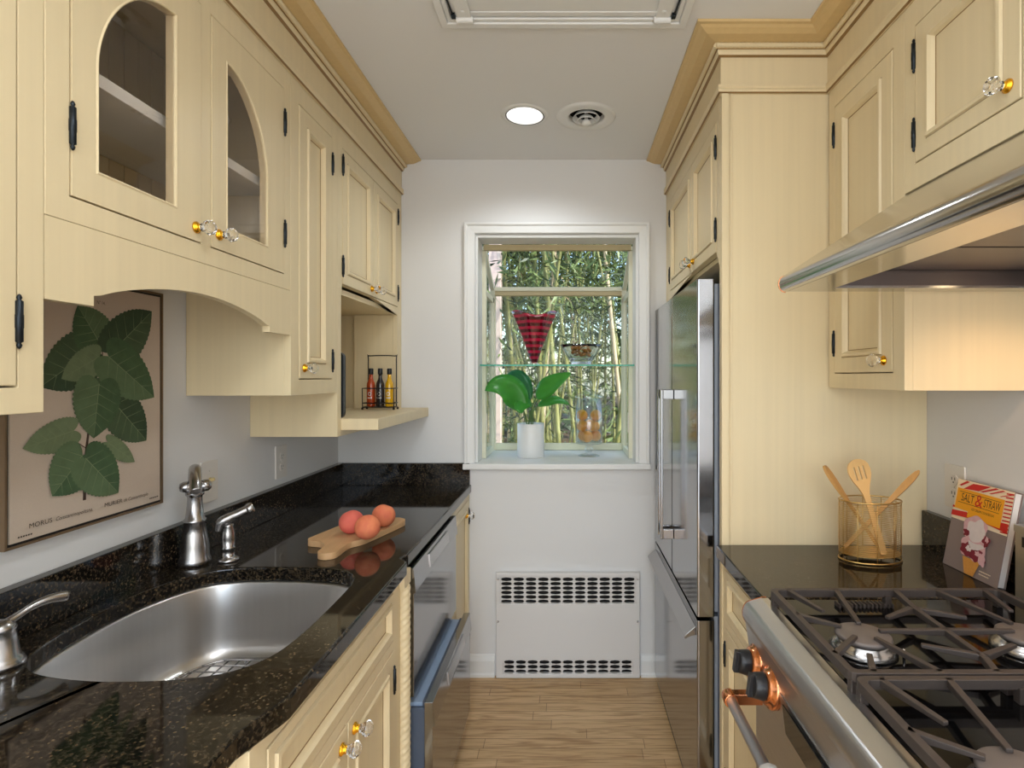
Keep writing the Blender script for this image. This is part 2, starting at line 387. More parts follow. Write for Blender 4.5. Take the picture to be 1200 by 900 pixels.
def catmull(pts, n=8, closed=True):
    out = []; N = len(pts)
    rng = range(N) if closed else range(N-1)
    g = (lambda i: pts[i % N]) if closed else (lambda i: pts[max(0, min(N-1, i))])
    for i in rng:
        p0, p1, p2, p3 = map(Vector, (g(i-1), g(i), g(i+1), g(i+2)))
        for k in range(n):
            t = k/n; out.append(tuple(.5*((2*p1)+(p2-p0)*t+(2*p0-5*p1+4*p2-p3)*t*t+(3*p1-p0-3*p2+p3)*t*t*t)))
    if not closed: out.append(tuple(pts[-1]))
    return out
XY = lambda a, b, c: (a, b, c)

# ------------------------------------------------------------------ the setting
XL, XR, YB, CZ = -1.09, 1.10, 2.598, 2.455
YF = -2.0
structure(MB('oak').box(XL-.1, XR+.1, YF-.1, YB+.1, -.08, 0).build('floor'))
circ = lambda cx, cy, r, n=40: [(cx+r*math.cos(2*PI*i/n), cy+r*math.sin(2*PI*i/n)) for i in range(n)]
structure(MB('ceil').prism([(XL-.1, YF-.1), (XR+.1, YF-.1), (XR+.1, YB+.12), (XL-.1, YB+.12)], XY, CZ, CZ+.1, holes=[circ(-.1686, 2.158, .0755), circ(.0746, 2.17, .071)]).box(XL-.1, XR+.1, YF-.1, YB+.12, CZ+.1005, CZ+.13).build('ceiling'))
structure(MB('wall').box(XL-.1, XL, YF-.1, YB+.12, 0, CZ).build('wall_left'))
structure(MB('wall').box(XR, XR+.1, YF-.1, YB+.12, 0, CZ).build('wall_right'))
WX0, WX1, WZ0, WZ1 = -.438, .337, 1.0, 2.10
structure(MB('wall').prism([(XL, 0), (XR, 0), (XR, CZ), (XL, CZ)], lambda a, b, c: (a, c, b), YB, YB+.12,
          holes=[[(WX0, WZ0), (WX1, WZ0), (WX1, WZ1), (WX0, WZ1)]]).build('wall_back'))
structure(MB('wall').prism([(XL, 0), (XR, 0), (XR, CZ), (XL, CZ)], lambda a, b, c: (a, c, b), YF-.1, YF,
          holes=[[(-.88, .01), (.88, .01), (.88, 2.32), (-.88, 2.32)]]).build('wall_front'))
bb = MB('white')
prof = [(0, 0), (.018, 0), (.018, .012), (.013, .02), (.013, .075), (.010, .085), (.006, .098), (0, .104)]
bb.sweep(prof, [(-.465, YB), (-.345, YB)], side=-1); bb.sweep(prof, [(.348, YB), (.44, YB)], side=-1)
structure(bb.build('baseboard_back'))

# window: casing, garden bay with sloped glass top, sill
win = bpy.data.objects.new('window_1', None); COL.objects.link(win); win.location = (-.05, YB, 1.0); WL['window_1'] = (-.05, YB, 1.0); structure(win)
cw = .05
cs = MB('white')
o0, o1, oz = WX0-cw, WX1+cw-.012, WZ1+cw
prof = [(0, 0), (0, .012), (.004, .016), (.034, .020), (.040, .026), (cw, .026), (cw, 0)]   # (from opening, thickness)
def casing(mb, x0, x1, z0, z1):
    rings = []
    for p, (sx, sz) in (((x0, z0), (-1, 0)), ((x0, z1), (-1, 1)), ((x1, z1), (1, 1)), ((x1, z0), (1, 0))):
        rings.append([mb.bm.verts.new((p[0]+sx*o, YB-t, p[1]+sz*o)) for o, t in prof])
    for A, B in zip(rings, rings[1:]):
        for k in range(len(prof)): mb.face([A[k], A[(k+1) % len(prof)], B[(k+1) % len(prof)], B[k]])
    mb.face(rings[0]); mb.face(rings[-1])
casing(cs, WX0, WX1, WZ0+.012, WZ1)
cs.build('casing', win, bevel=.002)
MB('white').box(WX0-cw-.005, WX1+cw+.005, YB-.035, YB-.0005, .985, 1.012).box(WX0+.001, WX1-.001, YB-.0005, 3.10, .985, 1.012).build('sill', win, bevel=.004)
jb = MB('white')
jb.box(WX0+.0005, WX0+.012, YB, YB+.13, 1.013, WZ1-.001).box(WX1-.012, WX1-.0005, YB, YB+.13, 1.013, WZ1-.001).box(WX0+.012, WX1-.012, YB, YB+.13, WZ1-.016, WZ1-.001)
jb.build('jamb', win, bevel=.001)
BY = 3.05; BX0, BX1 = WX0+.006, WX1-.006; TZ = 1.88
fr = MB('win_frame', 'win_tan')
for x0, x1 in ((BX0, BX0+.028), (BX1-.028, BX1)):
    fr.box(x0, x1, BY, BY+.035, 1.013, TZ+.03)
fr.box(BX0+.028, BX1-.028, BY, BY+.03, 1.013, 1.05)
fr.box(BX0+.028, BX1-.028, BY-.005, BY+.03, TZ-.005, TZ+.02, 1); fr.box(BX0+.028, BX1-.028, BY-.008, BY+.03, TZ+.02, TZ+.042)
fr.box(BX0+.012, BX1-.012, YB+.132, YB+.16, 2.055, 2.083, 1)
A = Vector((0, YB+.15, 2.07)); Bv = Vector((0, BY+.015, TZ+.03))
for x in (BX0+.012, BX1-.012):
    d = (Bv-A); fr.obox((x, (A.y+Bv.y)/2, (A.z+Bv.z)/2), (.011, 0, 0), d/2, Vector((0, -d.z, d.y)).normalized()*.012)
fr.build('frame', win, bevel=.002)
for nm, x0, x1 in (('casement', BX0+.002, BX0+.024), ('casement', BX1-.024, BX1-.002)):
    c = MB('win_frame')
    c.box(x0, x1, YB+.135, YB+.170, 1.013, 2.05).box(x0, x1, BY-.045, BY-.003, 1.045, TZ-.02).box(x0, x1, YB+.17, BY-.003, 1.013, 1.045)
    c.box(x0, x1, YB+.17, BY-.003, TZ-.05, TZ-.02)
    c.build(nm, win, bevel=.0015)
    MB('pane').box((x0+x1)/2-.002, (x0+x1)/2+.002, YB+.165, BY-.04, 1.04, TZ-.045).build('side_pane', win)
    MB('plate').box(x0-.004 if x0 > 0 else x1-.001, x0+.001 if x0 > 0 else x1+.004, YB+.145, YB+.158, 1.14, 1.24).build('crank_latch', win, bevel=.002)
MB('pane').box(BX0+.028, BX1-.028, BY+.012, BY+.016, 1.05, TZ-.005).build('front_pane', win)
n = Vector((0, (A-Bv).z, -(A-Bv).y)).normalized()
MB('pane').obox((A+Bv)/2, ((BX1-BX0)/2-.022, 0, 0), (A-Bv)*.48, n*.002).build('roof_pane', win)

# ------------------------------------------------------------------ cabinet hardware
KNOB = {}
def knob_mesh(nx):
    if nx not in KNOB:
        k = MB('gold', 'crystal')
        k.lathe([(0, 0), (.0125, 0), (.0125, .003), (.009, .006), (.0075, .010), (.0085, .013), (0, .013)], (0, 0, 0), (nx, 0, 0), 20, 0)
        k.lathe([(0, .0132), (.009, .0132), (.0085, .017), (.0135, .022), (.0165, .028), (.0155, .034), (.010, .039), (0, .040)], (0, 0, 0), (nx, 0, 0), 8, 1)
        bmesh.ops.recalc_face_normals(k.bm, faces=k.bm.faces)
        for f in k.bm.faces: f.smooth = f.material_index == 0
        me = bpy.data.meshes.new('knob'); k.bm.to_mesh(me); k.bm.free(); me.materials.append(M['gold']); me.materials.append(M['crystal']); KNOB[nx] = me
    return KNOB[nx]
def add_mesh(name, me, parent, loc):
    o = bpy.data.objects.new(name, me); COL.objects.link(o); o.parent = parent; o.location = Vector(loc)-Vector(WL[parent.name]); WL[o.name] = tuple(loc); return o
HINGE = []
def hinge_mesh():
    if not HINGE:
        k = MB('iron')
        k.lathe([(0, -.040), (.0022, -.038), (.0035, -.034), (.002, -.031), (.0048, -.029), (.0048, -.010), (.0053, -.009), (.0053, .009), (.0048, .010), (.0048, .029), (.002, .031), (.0035, .034), (.0022, .038), (0, .040)], (0, 0, 0), (0, 0, 1), 12)
        bmesh.ops.recalc_face_normals(k.bm, faces=k.bm.faces)
        me = bpy.data.meshes.new('hinge'); k.bm.to_mesh(me); k.bm.free(); me.materials.append(M['iron']); HINGE.append(me)
    return HINGE[0]
class Side:                                          # a run of cabinets: face plane, facing nx
    def __init__(s, face, wall, nx): s.face, s.wall, s.nx = face, wall, nx
    def p(s, u, d, z): return (s.face+s.nx*d, u, z)
    def X(s, d): return s.face+s.nx*d
    def bx(s, mb, d0, d1, u0, u1, z0, z1, mi=0):
        a, b = sorted((s.X(d0), s.X(d1))); mb.box(a, b, u0, u1, z0, z1, mi)
def carcass(sd, root, y0, y1, z0, z1, openings, bottom=True, back=True, top=True, depth=None):
    mb = MB('cream', 'bead_board', 'glaze'); D = depth or abs(sd.face-sd.wall)-.001; t = .016
    mb.prism([(y0, z0), (y1, z0), (y1, z1), (y0, z1)], lambda a, b, c: sd.p(a, c, b), -.02, 0,
             holes=[[(a, c), (b, c), (b, d), (a, d)] for a, b, c, d in openings])
    sd.bx(mb, -D, -.02, y0, y0+t, z0, z1); sd.bx(mb, -D, -.02, y1-t, y1, z0, z1)
    if back: sd.bx(mb, -D, -D+.008, y0+t, y1-t, z0, z1, 1)
    zb = z0 if not openings else min(o[2] for o in openings)-.018
    zb = max(zb, z0)
    if bottom: sd.bx(mb, -D+.008, -.02, y0+t, y1-t, zb, zb+t)
    if top: sd.bx(mb, -D+.008, -.02, y0+t, y1-t, z1-t, z1)
    return mb
G = .0028                                            # reveal around an inset door
def panel_door(sd, root, y0, y1, z0, z1, fw=.05, knob=None, hinge=None, hz=None, name='door', label=None):
    """inset door, recessed panel in an applied bead; profile = (inset, depth, material of the strip outwards)"""
    y0 += G; y1 -= G; z0 += G; z1 -= G
    prof = [(0, -.018, 0), (0, .0, 0), (.0015, .0015, 0), (fw-.012, .0015, 0), (fw-.0105, .0005, 1), (fw-.008, .0062, 0), (fw-.001, .0068, 0), (fw+.004, .001, 0), (fw+.0075, -.0065, 0), (fw+.0095, -.0075, 1), (fw+.022, -.0065, 0)]
    mb = MB('cream', 'glaze'); rings = []
    for i, d, _ in prof:
        rings.append([mb.bm.verts.new(sd.p(a, d, b)) for a, b in ((y0+i, z0+i), (y1-i, z0+i), (y1-i, z1-i), (y0+i, z1-i))])
    for q in range(len(rings)-1):
        for k in range(4): mb.face([rings[q][k], rings[q][(k+1) % 4], rings[q+1][(k+1) % 4], rings[q+1][k]], prof[q+1][2])
    mb.face(rings[0][::-1]); mb.face(rings[-1])
    d = mb.build(name, root)
    fit(sd, d, y0, y1, z0, z1, knob, hinge, hz)
    return d
def fit(sd, d, y0, y1, z0, z1, knob, hinge, hz):
    if knob: add_mesh('knob', knob_mesh(sd.nx), d, sd.p(knob[0], .0012, knob[1]))
    if hinge:
        yh = y0-G*.5 if hinge == 'lo' else y1+G*.5
        for z in (hz or (z0+.075, z1-.075)): add_mesh('hinge', hinge_mesh(), d, sd.p(yh, .0035, z))

# ------------------------------------------------------------------ left wall cabinets
LU = Side(-.79, XL, 1)
ZT = 2.285
# near tall cabinet
t = thing('wall_cabinet', 'cream wall cabinet cut off by the left edge, hanging lowest beside the sink print', 'cabinet', (-.94, .62, 1.367))
mb = carcass(LU, t, .44, .824, 1.367, ZT, [(.475, .785, 1.405, 2.225)]); mb.build('body', t, bevel=.0012)
panel_door(LU, t, .475, .785, 1.405, 2.225, hinge='hi', hz=(1.50, 2.12))
# sink cabinet with arched glass doors and valance
t = thing('wall_cabinet', 'cream wall cabinet over the sink with two arched glass doors and a scalloped valance', 'cabinet', (-.94, 1.19, 1.54))
d1, d2 = (.867, 1.1785), (1.2096, 1.523)
mb = carcass(LU, t, .8255, 1.5585, 1.667, ZT, [d1+(1.707, 2.225), d2+(1.707, 2.225)]); mb.build('body', t, bevel=.0012)
bdb = MB('bead_board')
for k in range(16):
    y = .846+k*.0437; LU.bx(bdb, -.290, -.286, y, y+.0415, 1.71, 2.265)
bdb.build('back_board', t)
MB('white').box(-1.075, -.826, .8425, 1.541, 1.932, 1.956).build('shelf', t, bevel=.001)
def glass_door(u0, u1, z0, z1, apex_hi, knob, hinge):
    u0 += G; u1 -= G; z0 += G; z1 -= G
    a0, a1 = u0+.052, u1-.048; zb, zs, zt = z0+.056, 1.945, 2.148
    if apex_hi: a0, a1 = u0+.05, u1-.077
    else: a0, a1 = u0+.056, u1-.086
    def hole(e):
        if apex_hi:  # apex at the high-u edge
            pts = [(a0-e, zb-e), (a1+e, zb-e)]+[(a1+e-(a1-a0+2*e)*math.sin(q), zs+(zt-zs+e)*max(0, math.cos(q))**1.15) for q in [i*PI/2/18 for i in range(19)]]
        else:
            pts = [(a1+e, zb-e), (a0-e, zb-e)]+[(a0-e+(a1-a0+2*e)*math.sin(q), zs+(zt-zs+e)*max(0, math.cos(q))**1.15) for q in [i*PI/2/18 for i in range(19)]]
        return pts
    mb = MB('cream', 'glaze')
    mb.prism([(u0, z0), (u1, z0), (u1, z1), (u0, z1)], lambda a, b, c: LU.p(a, c, b), -.018, .0012, holes=[hole(0)])
    # raised lip following the opening
    A, B = hole(0), hole(.003); n = len(A)
    for i in range(n):
        j = (i+1) % n; q = [LU.p(*A[i][:1], .0012, A[i][1]), LU.p(A[j][0], .0012, A[j][1]), LU.p(B[j][0], .0030, B[j][1]), LU.p(B[i][0], .0030, B[i][1])]
        mb.poly(q); C = hole(.006); mb.poly([q[3], q[2], LU.p(C[j][0], .0012, C[j][1]), LU.p(C[i][0], .0012, C[i][1])])
    d = mb.build('door', t)
    MB('smoke_pane').flat(hole(.004), lambda a, b: LU.p(a, -.0022, b)).build('glass_pane', d)
    fit(LU, d, u0, u1, z0, z1, knob, hinge, (1.82, 2.13))
glass_door(*d1, 1.707, 2.225, True, (1.160, 1.738), 'lo')
glass_door(*d2, 1.707, 2.225, False, (1.236, 1.742), 'hi')
val = [(.8255, 1.666), (.8255, 1.5386), (.911, 1.5386), (.911, 1.556), (.925, 1.558)]+[(.925+(1.435-.925)*i/20, 1.558+.042*math.sin(PI*i/20)**.8) for i in range(1, 20)]+[(1.435, 1.558), (1.4487, 1.556), (1.4487, 1.540), (1.5585, 1.540), (1.5585, 1.666)]
MB('cream').prism(val, lambda a, b, c: LU.p(a, c, b), -.02, 0).build('valance', t, bevel=.001)
# narrow cabinet
t = thing('wall_cabinet', 'narrow cream wall cabinet with tall panelled door between arched glass doors and niche', 'cabinet', (-.94, 1.71, 1.367))
mb = carcass(LU, t, 1.559, 1.874, 1.367, ZT, [(1.605, 1.832, 1.413, 2.225)]); mb.build('body', t, bevel=.0012)
panel_door(LU, t, 1.605, 1.832, 1.413, 2.225, fw=.058, knob=(1.637, 1.447), hinge='hi', hz=(1.475, 2.135))
# niche cabinet
t = thing('wall_cabinet', 'cream corner wall cabinet with two small doors above an open niche, beside the window wall', 'cabinet', (-.94, 2.23, 1.215))
NZ0, NZ1 = 1.276, 1.708
mb = carcass(LU, t, 1.8745, 2.597, 1.215, ZT, [(1.915, 2.225, 1.745, 2.225), (2.225, 2.54, 1.745, 2.225), (1.905, 2.535, NZ0, NZ1)], bottom=False)
LU.bx(mb, -.29, -.02, 1.89, 2.58, 1.71, 1.735); LU.bx(mb, -.29, -.0205, 1.8905, 2.58, 1.216, 1.234)
LU.bx(mb, -.20, -.021, 2.5355, 2.55, NZ0, NZ1, 0)
mb.build('body', t, bevel=.0012)
MB('cream').box(-1.078, -.6605, 1.905+.0005, 2.534, 1.2345, 1.2755).box(-.789, -.6605, 2.534, 2.5965, 1.2345, 1.2755).build('shelf_board', t, bevel=.003)
panel_door(LU, t, 1.915, 2.225, 1.745, 2.225, knob=(2.199, 1.776), hinge='lo', hz=(1.81, 2.165))
panel_door(LU, t, 2.225, 2.54, 1.745, 2.225, knob=(2.253, 1.776), hinge='hi', hz=(1.81, 2.165))
# crown
crown = [(-.02, 2.286), (.004, 2.286), (.010, 2.288), (.013, 2.294), (.008, 2.299), (.012, 2.304), (.012, 2.310), (.002, 2.314), (.002, 2.396), (.010, 2.400), (.014, 2.408), (.014, 2.414), (.018, 2.4145), (.022, 2.430), (.034, 2.432), (.058, 2.434), (.076, 2.441), (.084, 2.446), (.094, 2.447), (.094, 2.4545), (-.02, 2.4545)]
glz_lit = {1: 1, 3: 0, 6: 1, 8: 1, 11: 1}; glz_lit.update({k: 2 for k in (12, 13, 14, 15, 16, 17, 18)})  # glaze lines, then the upper faces in the cream tinted by reflected light
def make_crown(path, side, label, loc):
    t = thing('crown_moulding', label, 'moulding', loc)
    c = MB('cream', 'glaze', 'cream_crown'); c.sweep(crown, path, lambda k: glz_lit.get(k, 0), side); c.build('cornice', t)
    # path of the rope bead: offset path
    P = [Vector(q) for q in path]; out = []
    nr = lambda d: Vector((-d.y, d.x))*side
    for i, p in enumerate(P):
        d0 = (P[i]-P[i-1]).normalized() if i else None; d1 = (P[i+1]-P[i]).normalized() if i < len(P)-1 else None
        m = nr(d1) if d0 is None else nr(d0) if d1 is None else (nr(d0)+nr(d1))/(1+nr(d0).dot(nr(d1)))
        out.append((p.x+m.x*.021, p.y+m.y*.021, 2.4225))
    for a, b in zip(out, out[1:]): MB('cream').rope([a, b], .0080, .0125, 10).build('rope_bead', t)
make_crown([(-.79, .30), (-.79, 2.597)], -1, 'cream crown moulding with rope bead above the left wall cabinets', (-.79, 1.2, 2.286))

# ------------------------------------------------------------------ left base: counter, sink, cabinets, dishwasher
CT = .91
hole = catmull([(-.53, 1.10), (-.53, 1.25), (-.538, 1.36), (-.578, 1.432), (-.70, 1.462), (-.87, 1.463), (-.955, 1.42), (-1.005, 1.30), (-1.016, 1.18), (-1.0, 1.04), (-.955, .965), (-.86, .928), (-.72, .918), (-.60, .942), (-.545, 1.0)], 5)
cpoly = [(-1.089, .20), (-.472, .20), (-.472, .78), (-.447, .858), (-.443, .875), (-.443, 1.505), (-.447, 1.515), (-.470, 1.54), (-.459, 1.575), (-.457, 2.5975), (-1.089, 2.5975)]
ct = thing('countertop', 'polished black speckled granite countertop with sink cutout along the left wall', 'countertop', (-.77, 1.4, .87))
MB('granite').prism(cpoly, XY, .872, CT, holes=[hole]).build('slab', ct, bevel=.005, seg=3)
MB('granite').box(-1.0895, -1.062, .20, 2.5975, CT+.0003, 1.014).box(-1.0618, -.462, 2.572, 2.5975, CT+.0003, 1.014).build('backsplash', ct, bevel=.002)
hc = Vector((sum(p[0] for p in hole)/len(hole), sum(p[1] for p in hole)/len(hole)))
def ring(k, z): return [(hc.x+(p[0]-hc.x)*k, hc.y+(p[1]-hc.y)*k, z) for p in hole]
sk_ = thing('kitchen_sink', 'stainless steel D-shaped undermount sink set in the black granite', 'sink', (hc.x, hc.y, .69))
mb = MB('steel_sink'); rs = [ring(1.05, .8705), ring(1.0, .8705), ring(.994, .866), ring(.988, .78), ring(.982, .73), ring(.968, .703), ring(.935, .685), ring(.88, .678), ring(.5, .673), ring(.12, .671)]
V = [[mb.bm.verts.new(p) for p in r] for r in rs]
for A, B in zip(V, V[1:]):
    for k in range(len(A)): mb.face([A[k], A[(k+1) % len(A)], B[(k+1) % len(A)], B[k]], 0, True)
mb.face(V[-1], 0)
mb.build('bowl', sk_)
MB('nickel').lathe([(0, .6715), (.02, .6715), (.035, .674), (.043, .6755), (.045, .673)], (hc.x, hc.y, 0), n=28).build('drain', sk_)
g = MB('nickel'); lp = [Vector((p[0], p[1])) for p in ring(.73, 0)]
def span(c, ax):                                     # crossing of the loop with a line at coordinate c
    xs = []
    for a, b in zip(lp, lp[1:]+lp[:1]):
        u, v = (a.x, b.x) if ax == 0 else (a.y, b.y)
        if (u-c)*(v-c) < 0: q = (c-u)/(v-u); xs.append((a.y+(b.y-a.y)*q) if ax == 0 else (a.x+(b.x-a.x)*q))
    return (min(xs), max(xs)) if len(xs) > 1 else None
x = -.97
while x < -.55:
    s_ = span(x, 0)
    if s_: g.tube([(x, s_[0], .701), (x, s_[1], .701)], .0022, 6)
    x += .028
y = .96
while y < 1.44:
    s_ = span(y, 1)
    if s_: g.tube([(s_[0], y, .705), (s_[1], y, .705)], .0022, 6)
    y += .028
g.tube([(p.x, p.y, .703) for p in lp]+[(lp[0].x, lp[0].y, .703)], .0035, 8)
for k in (4, 24, 44, 62): g.tube([(lp[k].x, lp[k].y, .703), (lp[k].x, lp[k].y, .680)], .004, 8)
tag(g.build('sink_grid', None, (hc.x, hc.y, .68)), 'wire bottom grid lying inside the steel sink', 'sink grid')
# faucet body with spout
fx, fy = -1.018, 1.492
t = thing('faucet', 'tall brushed nickel bell-shaped faucet at the back of the sink', 'faucet', (fx, fy, CT))
MB('nickel').lathe([(0, 0), (.036, 0), (.039, .006), (.038, .014), (.035, .022), (.034, .05), (.029, .085), (.0245, .112), (.027, .116), (.027, .122), (.0225, .126), (.0185, .16), (.0175, .182), (.0185, .186), (.022, .189), (.0225, .196), (.019, .200), (.0, .202)], (fx, fy, CT), n=36).build('base', t)
dv = Vector((.57, -.82, 0)).normalized()
pp = [Vector((fx, fy, CT+.195)), Vector((fx, fy, CT+.225)), Vector((fx, fy, CT+.247))+dv*.012, Vector((fx, fy, CT+.262))+dv*.035, Vector((fx, fy, CT+.264))+dv*.065, Vector((fx, fy, CT+.256))+dv*.10, Vector((fx, fy, CT+.240))+dv*.13, Vector((fx, fy, CT+.222))+dv*.148]
pp = [Vector(p) for p in catmull([tuple(p) for p in pp], 6, False)]
MB('nickel').tube(pp, .0125, 16, rs=[.0165-.004*i/(len(pp)-1) for i in range(len(pp))]).build('spout', t)
sd_ = Vector((.82, .57, 0))
MB('nickel').lathe([(0, -.024), (.010, -.022), (.0145, -.014), (.0155, -.004), (.012, .006), (.009, .010), (.009, .020), (.012, .023), (.0165, .032), (.0155, .043), (.009, .050), (0, .051)], Vector((fx, fy, CT+.212))-sd_*.012, sd_, 20).build('ball_cross', t)
# side sprayer
px_, py_ = -.942, 1.518
t = thing('side_sprayer', 'short brushed nickel side sprayer standing right of the tall faucet', 'sprayer', (px_, py_, CT))
MB('nickel').lathe([(0, 0), (.0255, 0), (.0265, .005), (.020, .010), (.0155, .012), (.0145, .032), (.0165, .034), (.0165, .039), (.0145, .041), (.0165, .060), (.0155, .078), (.0115, .096), (.0125, .10), (0, .102)], (px_, py_, CT), n=28).build('stand', t)
c0 = Vector((px_, py_, CT+.098)); hd = [(-.020, -.015, -.014), (-.015, -.011, .010), (-.001, .0, .019), (.022, .017, .030), (.038, .03, .038)]
hd = [c0+Vector(h) for h in hd]
MB('nickel').tube(catmull([tuple(h) for h in hd], 5, False), .012, 16, rs=[.006+.008*min(1, i/7) if i < 12 else .0125 for i in range(21)]).build('spray_head', t)
ax = (hd[-1]-hd[-2]).normalized()
MB('nickel', 'dark').lathe([(0, -.006), (.0125, -.006), (.0155, 0), (.0155, .008), (.013, .013), (.009, .013)], hd[-1], ax, 20).lathe([(0, .0125), (.009, .0125), (.009, .010)], hd[-1], ax, 20, 1).build('nozzle', t)
# lever handle at left edge
hx, hy = -1.0, .962
t = thing('lever_tap', 'brushed nickel lever handle cut off by the left edge of the photo, beside the sink', 'tap', (hx, hy, CT))
MB('nickel').lathe([(0, 0), (.034, 0), (.035, .006), (.030, .014), (.027, .018), (.023, .05), (.021, .062), (.023, .066), (.02, .072), (.012, .080), (0, .083)], (hx, hy, CT), n=28).build('base', t)
lv = [(hx, hy-.005, CT+.070), (hx+.005, hy+.02, CT+.077), (hx+.014, hy+.045, CT+.088), (hx+.024, hy+.068, CT+.092), (hx+.032, hy+.092, CT+.088)]
MB('nickel').tube(catmull(lv, 5, False), .008, 14, rs=[.006+.004*abs(i-8)/12 for i in range(21)], sq=1.0).build('lever', t)

# base cabinets
LB = Side(-.466, XL, 1)
t = thing('base_cabinet', 'cream sink base cabinet with two panelled doors and a rope-turned corner post under the granite', 'cabinet', (-.77, 1.17, 0))
mb = carcass(LB, t, .80, 1.515, .10, .871, [(.845, 1.462, .715, .845), (.845, 1.151, .135, .69), (1.156, 1.462, .135, .69)], top=False)
mb.box(-1.0, -.53, .81, 1.51, 0, .10); mb.build('body', t, bevel=.001)
panel_door(LB, t, .845, 1.462, .715, .845, fw=.03, name='false_drawer_front')
panel_door(LB, t, .845, 1.151, .135, .69, knob=(1.075, .628) and (1.122, .655), hinge='lo', hz=(.21, .61))
panel_door(LB, t, 1.156, 1.462, .135, .69, knob=(1.190, .655), hinge='hi', hz=(.21, .61))
MB('cream').box(-.492, -.452, 1.5155, 1.578, .83, .8715).box(-.492, -.468, 1.5155, 1.578, .02, .83).box(-.492, -.452, 1.5155, 1.578, 0, .06).build('post_block', t, bevel=.002)
MB('cream').rope([(-.463, 1.545, .06), (-.463, 1.545, .83)], .019, .020, 18).build('rope_post', t)
t = thing('base_cabinet', 'cream base cabinet nearest the camera under the left granite countertop', 'cabinet', (-.8, .5, 0))
LB2 = Side(-.50, XL, 1)
mb = carcass(LB2, t, .22, .7995, .10, .871, [(.26, .75, .135, .69), (.26, .75, .715, .845)]); mb.box(-1.0, -.56, .23, .79, 0, .1); mb.build('body', t, bevel=.001)
panel_door(LB2, t, .26, .75, .135, .69, knob=(.70, .66), hinge='lo'); panel_door(LB2, t, .26, .75, .715, .845, fw=.03, name='drawer_front', knob=(.5, .78))
t = thing('base_cabinet', 'narrow cream base cabinet in the far left corner beyond the dishwasher', 'cabinet', (-.8, 2.39, 0))
mb = carcass(LB, t, 2.192, 2.597, .10, .871, [(2.215, 2.57, .135, .845)]); mb.box(-1.0, -.53, 2.2, 2.59, 0, .1); mb.build('body', t, bevel=.001)
panel_door(LB, t, 2.215, 2.57, .135, .845, knob=(2.50, .785), hinge='hi')

# dishwasher: two drawers, the lower one pulled out a little
t = thing('dishwasher', 'stainless two-drawer dishwasher under the granite, its lower drawer pulled slightly out', 'dishwasher', (-.77, 1.885, 0))
MB('grey_plastic').box(-1.05, -.478, 1.582, 2.188, .05, .868).box(-1.0, -.52, 1.60, 2.17, 0, .05).build('case', t)
u = MB('steel_dark')
u.prism([(-.476, .492), (-.4455, .492), (-.4455, .79), (-.440, .795), (-.447, .866), (-.476, .866)], lambda a, b, c: (a, c, b), 1.584, 2.186)
u = u.build('upper_drawer', t, bevel=.001)
MB('steel').obox((-.4425, 1.885, .832), (.0035, 0, .0005), (0, .135, 0), (-.002, 0, .020)).build('pull_recess', u, bevel=.001)
l_ = MB('steel_dark', 'steel')
l_.prism([(-.414, .09), (-.390, .09), (-.390, .405), (-.384, .41), (-.390, .478), (-.414, .478)], lambda a, b, c: (a, c, b), 1.580, 2.184)
l_ = l_.build('lower_drawer', t, bevel=.001)
MB('steel').obox((-.3865, 1.90, .444), (.0035, 0, .0005), (0, .135, 0), (-.002, 0, .020)).build('pull_recess', l_, bevel=.001)
tb = MB('grey_plastic', 'tub_rim'); tb.box(-.4685, -.4265, 1.606, 2.158, .452, .464, 1)
tb.box(-.95, -.4145, 1.592, 1.604, .10, .455).box(-.95, -.4145, 2.16, 2.172, .10, .455).box(-.95, -.4145, 1.604, 2.16, .10, .115).box(-.426, -.4145, 1.604, 2.16, .115, .468)
tb.build('tub', l_, bevel=.002)

# ------------------------------------------------------------------ right side: panel, over-fridge cabinet, refrigerator
t = thing('end_panel', 'tall cream end panel enclosing the near side of the refrigerator', 'panel', (.785, 1.68, 0))
MB('cream').box(.4705, XR-.0005, 1.67, 1.69, 0.001, 2.2855).build('board', t, bevel=.001)
f = MB('cream', 'glaze'); f.box(.4705, .492, 1.6635, 1.6698, .002, 2.2855); f.box(.497, .503, 1.6655, 1.6698, .002, 2.2855)
f.build('edge_stile', t, bevel=.0015)
RF = Side(.47, XR, -1)
t = thing('wall_cabinet', 'cream cabinet with two panelled doors mounted above the refrigerator', 'cabinet', (.78, 2.14, 1.765))
mb = carcass(RF, t, 1.6905, 2.597, 1.765, ZT, [(1.722, 2.060, 1.812, 2.225), (2.060, 2.50, 1.812, 2.225)]); mb.build('body', t, bevel=.001)
panel_door(RF, t, 1.722, 2.060, 1.812, 2.225, knob=(2.030, 1.85), hinge='lo', hz=(1.885, 2.145))
panel_door(RF, t, 2.060, 2.50, 1.812, 2.225, knob=(2.092, 1.85), hinge='hi', hz=(1.885, 2.145))

